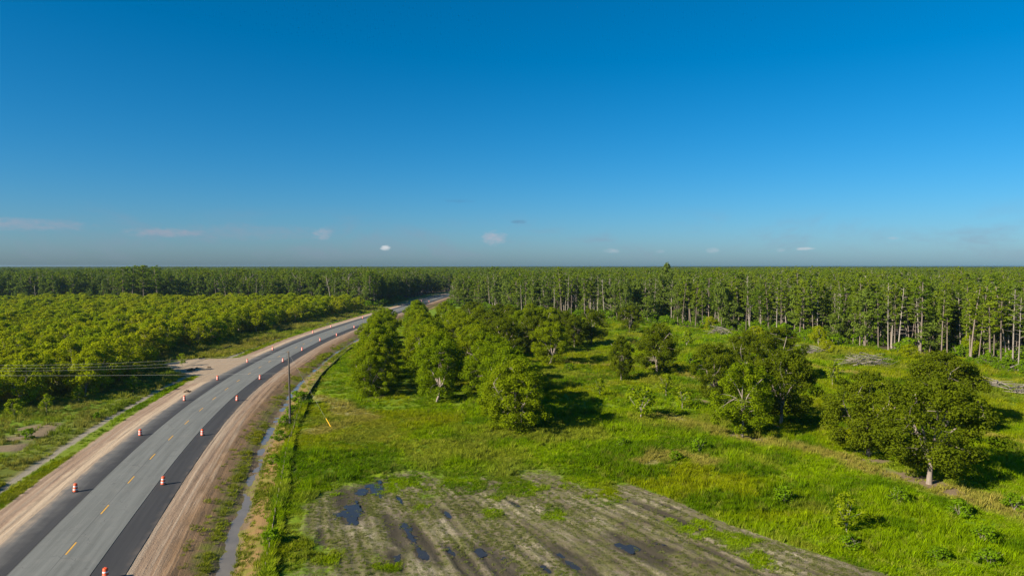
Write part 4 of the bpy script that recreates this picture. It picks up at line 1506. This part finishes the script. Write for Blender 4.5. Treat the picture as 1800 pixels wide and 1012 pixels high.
def far_canopy_material():
    m, nt, out = new_mat('far_canopy')
    geo = N(nt, 'ShaderNodeNewGeometry')
    n = noise_n(nt, geo.outputs['Position'], 0.02, 5, 0.7)
    p = N(nt, 'ShaderNodeBsdfPrincipled')
    p.inputs['Roughness'].default_value = 1.0
    p.inputs['Specular IOR Level'].default_value = 0.0
    nt.links.new(mix_n(nt, step_n(nt, n, 0.35, 0.65), (0.025, 0.040, 0.012), (0.055, 0.080, 0.018)), p.inputs['Base Color'])
    nt.links.new(p.outputs[0], out.inputs[0])
    return m


M['far_canopy'] = far_canopy_material()


# ------------------------------------------------------------------ grass
def tuft_mesh(name, rng, blades, height, spread, width):
    v, f, val = [], [], []
    for b in range(blades):
        th, r = rng.random() * 6.28, spread * math.sqrt(rng.random())
        base = np.array([math.cos(th) * r, math.sin(th) * r, -0.05])
        h = height * (0.55 + 0.6 * rng.random())
        d = rng.random() * 6.28
        lean = np.array([math.cos(d), math.sin(d), 0]) * h * (0.15 + 0.4 * rng.random())
        w = width * (0.6 + 0.8 * rng.random())
        side = np.array([-math.sin(d + 0.8), math.cos(d + 0.8), 0]) * w
        n = len(v)
        v += [base - side, base + side, base + lean * 0.4 + [0, 0, h * 0.62] + side * 0.75, base + lean * 0.4 + [0, 0, h * 0.62] - side * 0.75, base + lean + [0, 0, h]]
        f.append((n, n + 1, n + 2, n + 3))
        f.append((n + 3, n + 2, n + 4, n + 4))
        val += [rng.random()] * 5
    q = np.array([a for a in f if a[2] != a[3]])
    t = np.array([a[:3] for a in f if a[2] == a[3]])
    me = mesh_np(name, np.array(v), [q, t], [M['tuft']], [0, 0])
    attr(me, 'leaf', np.array(val))
    return me


def build_grass():
    rng = np.random.default_rng(77)
    T = [tuft_mesh('tuft', np.random.default_rng(i), 38, 0.50, 0.36, 0.022) for i in range(4)] + \
        [tuft_mesh('tall_tuft', np.random.default_rng(10 + i), 30, 0.95, 0.32, 0.026) for i in range(3)]
    coll = proto_collection('tuft_protos', T)
    def sample(n, x0, x1, y0, y1):
        return np.stack([x0 + (x1 - x0) * rng.random(n), y0 + (y1 - y0) * rng.random(n)], -1)
    P = np.concatenate([sample(132000, -62, 92, 46, 130), sample(60000, -75, 140, 130, 230), sample(26000, -90, 175, 230, 380), sample(30000, -150, -45, 56, 240), sample(14000, -125, -80, 220, 450)])
    x, y = P[:, 0], P[:, 1]
    k = (np.abs(x) < 0.80 * y + 12) & ~forest_mask(x, y)
    P = P[k]
    x, y = P[:, 0], P[:, 1]
    off, s = road_off(x, y)
    pm = plot_mask(x, y) * (y < 140)
    dry, bare = dry_mask(x, y), bare_mask(x, y)
    n1, n2 = fbm(x, y, 9, 201), fbm(x, y, 2.6, 202)
    dens = 0.35 + 0.9 * sstep(0.3, 0.6, n2)
    dens *= (1 - 0.93 * bare) * (1 - 0.35 * dry)
    # ploughed plot: only scattered low weeds, in lines
    fa = fan_angle(x, y)
    lines = sstep(0.46, 0.66, vnoise(fa * 110, y * 0.08, 1.0, 7) * 0.5 + fbm(x, y, 4, 8) * 0.5)
    dens = dens * (1 - pm) + pm * (0.28 + 0.95 * lines)
    gp = green_patch(x, y)
    dens = np.maximum(dens, gp * 0.95)
    wet = puddle_field(x, y) * (y < 140)
    dens *= 1 - 0.7 * sstep(0.3, 0.8, wet)
    # the road corridor
    inc = (off > -19.5) & (off < 18.6)
    cor = np.zeros(len(x))
    cor = np.where((off > 9.9) & (off < 13.0), (0.08 + 0.5 * sstep(95, 150, y) * (off > 10.8) + 0.45 * (off > 11.9)) * sstep(0.42, 0.6, n2 * 0.6 + n1 * 0.4), cor)
    cor = np.where((off > 14.9) & (off < 17.6), 0.18 + 0.5 * sstep(0.48, 0.62, n1), cor)
    cor = np.where((off >= 17.6), 1.0, cor)
    cor = np.where((off < -11.2) & (off > -13.4), 0.75, cor)
    cor = np.where((off < -14.7), 0.8, cor)
    dens = np.where(inc, cor, dens)
    ap = in_poly(x, y, APRON)
    dens = np.where(ap, 0, dens)
    keep = rng.random(len(x)) < dens
    P, off, pm, dry, n1, n2 = P[keep], off[keep], pm[keep], dry[keep], n1[keep], n2[keep]
    # weeds along the overgrown fence line
    sf = rng.random(1800) * 84 + np.interp(52, CY, CS)
    of = 18.0 + rng.normal(0, 0.24, len(sf)) + 0.5 * (fbm(sf, sf * 0, 10, 3) - 0.5)
    fx, fy = road_at(sf, of)
    kf = rng.random(len(sf)) < 0.35 + 0.8 * sstep(0.4, 0.6, fbm(sf, sf * 0, 6, 31))
    F = np.stack([fx, fy], -1)[kf]
    nF = len(F)
    x, y = np.concatenate([P[:, 0], F[:, 0]]), np.concatenate([P[:, 1], F[:, 1]])
    z = surf_z(x, y)
    n = len(x)
    pm = np.concatenate([pm, np.zeros(nF)])
    dry = np.concatenate([dry, np.zeros(nF)])
    n1 = np.concatenate([n1, fbm(F[:, 0], F[:, 1], 9, 201)])
    off = np.concatenate([off, np.full(nF, 17.6)])
    isF = np.arange(n) >= n - nF
    lush, olive, straw, deep = np.array([0.175, 0.275, 0.002]), np.array([0.205, 0.245, 0.003]), np.array([0.30, 0.260, 0.050]), np.array([0.080, 0.160, 0.002])
    w = sstep(0.35, 0.62, fbm(x, y, 22, 301))[:, None]
    tint = olive * (1 - w) + lush * w
    w = (sstep(0.46, 0.64, fbm(x, y, 6, 302)) * 0.85)[:, None]
    tint = tint * (1 - w) + deep * w
    w = np.clip(dry * 0.8 + 0.35 * (rng.random(n) < 0.12), 0, 1)[:, None]
    tint = tint * (1 - w) + straw * w
    w = (sstep(0.56, 0.70, fbm(x, y, 11, 303)) * 0.55 * (1 - pm))[:, None]
    tint = tint * (1 - w) + np.array([0.245, 0.250, 0.025]) * w
    left = ((off < -14) & (off > -400))
    w = (left * (0.25 + 0.45 * sstep(0.4, 0.65, fbm(x, y, 7, 305))))[:, None]
    tint = tint * (1 - w) + np.array([0.25, 0.22, 0.045]) * w
    w = (((off > 9) & (off < 17)) * 0.5)[:, None]
    tint = tint * (1 - w) + np.array([0.19, 0.185, 0.02]) * w
    w = (pm * 0.85 * (1 - green_patch(x, y)))[:, None]
    tint = tint * (1 - w) + np.array([0.145, 0.155, 0.045]) * w
    tint *= ((0.8 + 0.4 * rng.random(n)) * np.where(isF, 1.15, 1.0))[:, None]
    tall = (rng.random(n) < 0.10 + 0.45 * sstep(0.5, 0.7, n1)) & (pm < 0.3) & ~((off > 9) & (off < 16.5))
    pick = np.where(tall | isF, 4 + rng.integers(0, 3, n), rng.integers(0, 4, n))
    dist = np.hypot(x, y)
    sc = (0.7 + 0.6 * rng.random(n)) * np.clip(dist / 130, 0.95, 2.0) * np.where((pm > 0.3) & (green_patch(x, y) < 0.5), 0.5, 1.0)
    hz = sc * (1 - 0.55 * sstep(0.02, 0.5, pm)) * np.where((off > -14.5) & (off < 17), 0.55, 1.0) * np.where((off > 17.0) & (off < 60) & ~isF & (x < -18) & (y > 100), 0.55, 1.0)
    hz = hz / np.clip(dist / 130, 0.95, 1.5) ** 0.7 * (0.5 + 0.65 * sstep(0.3, 0.7, fbm(x, y, 6, 309)))
    hz = np.where(isF, hz * 0.8, hz) * np.where(~isF & (off > 17.3) & (off < 21), 0.6, 1.0)
    scatter('grass', coll, np.stack([x, y, z], -1), np.stack([rng.normal(0, 0.08, n), rng.normal(0, 0.08, n), rng.random(n) * 6.28], -1), np.stack([sc, sc, hz], -1), pick, tint,
            'tall green meadow grass and weeds', 'grass')
    print('tufts', n)


# ------------------------------------------------------------------ traffic drums
def drum_meshes():
    r = lambda z: 0.285 - 0.055 * z
    def band(z0, z1, bulge):
        mb = MB()
        mb.lathe([(r(z0) + bulge - 0.006, z0), (r(z0) + bulge, z0 + 0.012), (r(z1) + bulge, z1 - 0.012), (r(z1) + bulge - 0.006, z1)], 24)
        return mb
    body = MB()
    prof = [(0.285, 0.06)]
    for z in (0.20, 0.21, 0.40, 0.41, 0.60, 0.61, 0.80, 0.81):
        prof.append((r(z) - (0.0 if int(round(z * 100)) % 10 == 0 else 0.008), z))
    prof += [(0.225, 0.98), (0.20, 1.03), (0.12, 1.045), (0.0, 1.05)]
    body.lathe(prof, 24)
    w1, w2 = band(0.28, 0.40, 0.004), band(0.65, 0.77, 0.004)
    base = MB()
    base.lathe([(0.0, 0.0), (0.40, 0.0), (0.41, 0.02), (0.40, 0.075), (0.33, 0.09), (0.28, 0.09)], 24)
    h = MB()
    t = np.linspace(0, np.pi, 9)
    h.tube(np.stack([0.11 * np.cos(t), 0 * t, 1.03 + 0.09 * np.sin(t)], -1), 0.018, 6)
    return (('body', body.mesh('drum_body', M['orange'])), ('reflective_band', w1.mesh('drum_band_low', M['white_sheet'])), ('reflective_band', w2.mesh('drum_band_high', M['white_sheet'])),
            ('base', base.mesh('drum_base', M['rubber'])), ('handle', h.mesh('drum_handle', M['orange'])))


def build_drums():
    parts = drum_meshes()
    L = [(125, 869), (242, 768), (321, 706), (380, 669), (433, 638), (478, 616), (549, 586), (581, 576), (637, 560), (678, 548), (741, 530)]
    R = [(176, 1027), (281, 856), (352, 768), (414, 706), (455, 668), (496, 637), (530, 617), (562, 600), (591, 591), (622, 577), (728, 541), (754, 531)]
    rng = np.random.default_rng(4)
    for side, lst in (('left', L), ('right', R)):
        for i, (px, py) in enumerate(lst):
            x, y = G(px, py)
            off, s = road_off(np.array([x]), np.array([y]))
            off = float(off[0])
            z = 0.15 - 0.012 * abs(off) if -6.6 < off < 6.2 else float(surf_z(x, y)[0]) + 0.01
            e = empty('traffic_drum', (x, y, z), rng.random() * 6.28)
            e.scale = (0.93, 0.93, 0.95)
            e.rotation_euler = (rng.normal(0, 0.02), rng.normal(0, 0.02), rng.random() * 6.28)
            pos = 'nearest' if i == 0 else ORD[i] + ' from the front'
            tag(e, 'orange and white traffic drum, %s on the %s shoulder of the road' % (pos, side), 'traffic drum', 'traffic drums along the road')
            for nme, me in parts:
                obj(nme, me, e)


# ------------------------------------------------------------------ power line
def build_power_line():
    px, py = G(507, 745)
    far = (px - 101.0, py + 1.0)
    def pole(x, y, label):
        z = float(surf_z(x, y)[0])
        e = empty('utility_pole', (x, y, z))
        mb = MB()
        mb.tube([(0, 0, -0.5), (0.02, 0, 4), (-0.04, 0, 8.5), (-0.1, 0, 12.25)], [0.19, 0.17, 0.145, 0.115], 12)
        obj('pole', mb.mesh('pole_shaft', M['pole']), e)
        for hz in (12.05, 11.35, 10.75):
            mb = MB()
            mb.tube([(-0.1, 0, hz), (-0.42, 0, hz + 0.08)], 0.025, 6)
            mb.lathe([(0.0, hz + 0.02), (0.05, hz + 0.02), (0.075, hz + 0.06), (0.05, hz + 0.10), (0.075, hz + 0.14), (0.04, hz + 0.2), (0.0, hz + 0.21)], 10, (-0.42, 0, 0))
            obj('insulator', mb.mesh('insulator', M['ceramic']), e)
        mb = MB()
        mb.box((-0.19, 0, 8.62), (0.12, 0.1, 0.18))
        obj('cable_clamp', mb.mesh('cable_clamp', M['ceramic'], False), e)
        tag(e, label, 'utility pole', 'utility poles')
        return z
    z0 = pole(px, py, 'dark wooden utility pole standing beside the ditch')
    z1 = pole(far[0], far[1], 'wooden utility pole beyond the left edge at the far end of the wires')
    for hz, sag, name in ((12.25, 2.45, 'top'), (11.55, 2.25, 'second'), (10.95, 2.1, 'third'), (8.62, 0.55, 'lowest')):
        t = np.linspace(0, 1, 60)
        x = px - 0.42 + (far[0] - px) * t
        y = py + (far[1] - py) * t
        z = z0 + hz + (z1 - z0) * t - sag * 4 * t * (1 - t)
        mb = MB()
        mb.tube(np.stack([x, y, z], -1), 0.010 if name != 'lowest' else 0.012, 5)
        tag(obj('power_line', mb.mesh('power_line', M['wire'])), '%s of the four thin pale wires crossing in front of the left orchard' % name, 'wire', 'wires strung from the utility pole')
    ax, ay = G(580, 753)
    za = float(surf_z(ax, ay)[0])
    e = empty('guy_wire', (ax, ay, za))
    top = np.array([px - ax, py - ay, z0 + 11.8 - za])
    mb = MB()
    mb.tube([(0, 0, -0.1), tuple(top)], 0.009, 5)
    obj('wire', mb.mesh('guy_wire_strand', M['wire']), e)
    u = top / np.linalg.norm(top)
    mb = MB()
    mb.tube([tuple(u * 0.1), tuple(u * 1.75)], 0.055, 8)
    obj('guard', mb.mesh('guy_guard', M['yellow']), e)
    tag(e, 'guy wire with leaning yellow guard tube in the grass by the pole', 'guy wire')


# ------------------------------------------------------------------ silt fences
def build_fences():
    def fence(label, s0, s1, offf):
        s = np.arange(s0, s1, 2.4)
        x, y = road_at(s, offf(s))
        z = surf_z(x, y)
        e = empty('silt_fence', (float(x[0]), float(y[0]), float(z[0])))
        o = np.array([x[0], y[0], z[0]])
        rng = np.random.default_rng(int(s0))
        post = MB()
        post.box((0, 0, 0.42), (0.05, 0.05, 1.1))
        pme = post.mesh('fence_stake', M['stake'], False)
        ss = np.arange(s0, s1, 0.6)
        fx, fy = road_at(ss, offf(ss))
        fz = surf_z(fx, fy)
        hgt = 0.50 + 0.12 * (fbm(ss, ss * 0, 3, 6) - 0.5) + 0.3 * (fbm(ss, ss * 0, 30, 7) - 0.5)
        hgt = hgt * np.where((fy < 128) & (fx > CX[0] - 60) & (offf(ss) > 0), 0.25 + 0.75 * sstep(0.45, 0.62, fbm(ss, ss * 0, 5, 17)), 1.0)
        nx, ny = np.interp(ss, CS, TY), -np.interp(ss, CS, TX)
        wob = 0.05 * np.sin(ss * 2.6) + 0.04 * rng.normal(size=len(ss))
        rows = []
        for sd in (-0.012, 0.012):
            for q, hh in ((0.0, -0.08), (0.6, 0.5), (0.2, 1.0)):
                d = sd + wob * q
                rows.append(np.stack([fx + nx * d, fy + ny * d, fz + np.where(hh < 0, hh, hh * hgt)], -1))
        n = len(ss)
        V = np.concatenate(rows) - o
        F = []
        order = [0, 1, 2, 5, 4, 3]
        for a, b in zip(order, order[1:] + order[:1]):
            i = np.arange(n - 1)
            F.append(np.stack([a * n + i, a * n + i + 1, b * n + i + 1, b * n + i], -1))
        obj('fabric', mesh_np('silt_fabric', V, np.concatenate(F), [M['silt_cloth']], [0]), e)
        for k in range(len(s)):
            p = obj('stake', pme, e, (float(x[k] - o[0]), float(y[k] - o[1]), float(z[k] - o[2])))
            p.rotation_euler = (rng.normal(0, 0.05), rng.normal(0, 0.05), rng.random())
        tag(e, label, 'fence')
    sy = lambda yy: float(np.interp(yy, CY, CS))
    fence('low black silt fence along the right-hand ditch bank', sy(56), sy(262), lambda s: 17.9 + 0.5 * (fbm(s, s * 0, 16, 2) - 0.5))
    fence('low black silt fence along the left verge below the orchard', sy(203), sy(330), lambda s: -21.5 - 2.0 * (fbm(s, s * 0, 40, 12) - 0.5))
    fence('low black silt fence in the distance near the left forest', sy(332), sy(440), lambda s: -19.0 - 1.0 * (fbm(s, s * 0, 40, 13) - 0.5))


# ------------------------------------------------------------------ brush piles, logs, mounds
def build_brush():
    piles = [(1525, 643, 8.0, 4.5, 2.2, 110, 'large heap of bleached dead branches at the meadow end'), (1265, 588, 5.0, 3.6, 1.8, 60, 'small heap of pale dead wood by the forest'),
             (1430, 623, 4.6, 3.0, 1.4, 50, 'heap of grey branches beside the dark round bush'), (1752, 684, 3.4, 2.6, 1.3, 50, 'heap of grey sticks behind the right-hand pecans'),
             (1805, 692, 3.0, 2.4, 1.2, 40, 'heap of grey sticks at the right edge')]
    for k, (px, py, w, d, h, n, lab) in enumerate(piles):
        rng = np.random.default_rng(40 + k)
        x, y = G(px, py)
        e = empty('brush_pile', (x, y, float(surf_z(x, y)[0])))
        for i in range(n):
            mb = MB()
            L = 1.5 + 5.0 * rng.random()
            th = rng.normal(0.1, 0.6)
            c = np.array([rng.normal(0, w * 0.35), rng.normal(0, d * 0.3), 0])
            c[2] = 0.15 + 1.5 * h * rng.random() * math.exp(-(c[0] / w) ** 2 * 2)
            dv = np.array([math.cos(th), math.sin(th), rng.normal(0, 0.24)]) * L / 2
            r = 0.04 + 0.11 * rng.random() ** 2
            mb.tube(curve_pts(c - dv, c + dv, 0.05, rng, 5), np.linspace(r, r * 0.35, 5), 5)
            obj('branch', mb.mesh('branch', M['dead_wood']), e)
        tag(e, lab, 'brush pile', 'brush piles along the forest edge')
    for (px, py, L, th, lab) in ((1786, 652, 6.0, 0.5, 'fallen pale log leaning at the right forest edge'), (1405, 611, 6.0, 0.1, 'fallen log lying along the forest edge')):
        x, y = G(px, py)
        e = empty('fallen_log', (x, y, float(surf_z(x, y)[0])))
        mb = MB()
        rng = np.random.default_rng(px)
        mb.tube(curve_pts((-L / 2 * math.cos(th), 0, 0.2), (L / 2 * math.cos(th), 0, 0.25 + L * math.sin(th) * 0.7), 0.03, rng, 7), np.linspace(0.22, 0.1, 7), 8)
        obj('stem', mb.mesh('log', M['dead_wood']), e)
        mb = MB()
        mb.tube(curve_pts((L * 0.15, 0, 0.4 + L * 0.2 * math.sin(th)), (L * 0.4, 0.8, 1.4), 0.05, rng, 4), [0.09, 0.06, 0.04, 0.02], 6)
        obj('branch', mb.mesh('log_branch', M['dead_wood']), e)
        tag(e, lab, 'log')
    # clods of earth left by the graders on the access road
    clod = plain_mat('dark_clod', (0.11, 0.075, 0.045), 0.95, 0, 0.3, 3)
    for k, (px, py, r, lab) in enumerate([(334, 652, 0.75, 'largest dark mound of spoil on the dirt access road'), (344, 648, 0.4, 'small dark spoil mound beside the largest on the access road'),
                                          (365, 647, 0.45, 'lone dark spoil mound right of the others on the access road'), (326, 690, 0.5, 'dark clod on the dirt verge above the third left drum')]):
        rng = np.random.default_rng(k + 900)
        x, y = G(px, py)
        t, p_ = np.meshgrid(np.linspace(0, 2 * np.pi, 14, endpoint=False), np.linspace(0, np.pi / 2, 6))
        rr = r * (1 + 0.22 * rng.normal(size=t.shape))
        v = np.stack([rr * np.cos(t) * np.cos(p_) * 1.3, rr * np.sin(t) * np.cos(p_), rr * np.sin(p_) * 0.8 - 0.05], -1).reshape(-1, 3)
        i, j = np.meshgrid(np.arange(5), np.arange(14), indexing='ij')
        f = np.stack([i * 14 + j, i * 14 + (j + 1) % 14, (i + 1) * 14 + (j + 1) % 14, (i + 1) * 14 + j], -1).reshape(-1, 4)
        tag(obj('spoil_mound', mesh_np('spoil_mound', v, f, [clod], [0]), None, (x, y, float(surf_z(x, y)[0]))), lab, 'mound')


# ------------------------------------------------------------------ air
def build_haze():
    m, nt, out = new_mat('haze_air')
    v = N(nt, 'ShaderNodeVolumePrincipled')
    v.inputs['Color'].default_value = (0.62, 0.80, 1.0, 1)
    v.inputs['Density'].default_value = 0.00007
    v.inputs['Anisotropy'].default_value = 0.6
    nt.links.new(v.outputs[0], out.inputs['Volume'])
    mb = MB()
    mb.box((0, 4300, 12.75), (20600, 10000, 31.5))
    me = mb.mesh('haze', m, False)
    tag(obj('haze', me), 'thin blue haze over the far forest', 'haze', kind='stuff')


build_field_pecans()
build_saplings()
build_orchard()
build_forest()
build_grass()
build_drums()
build_power_line()
build_fences()
build_brush()
build_haze()
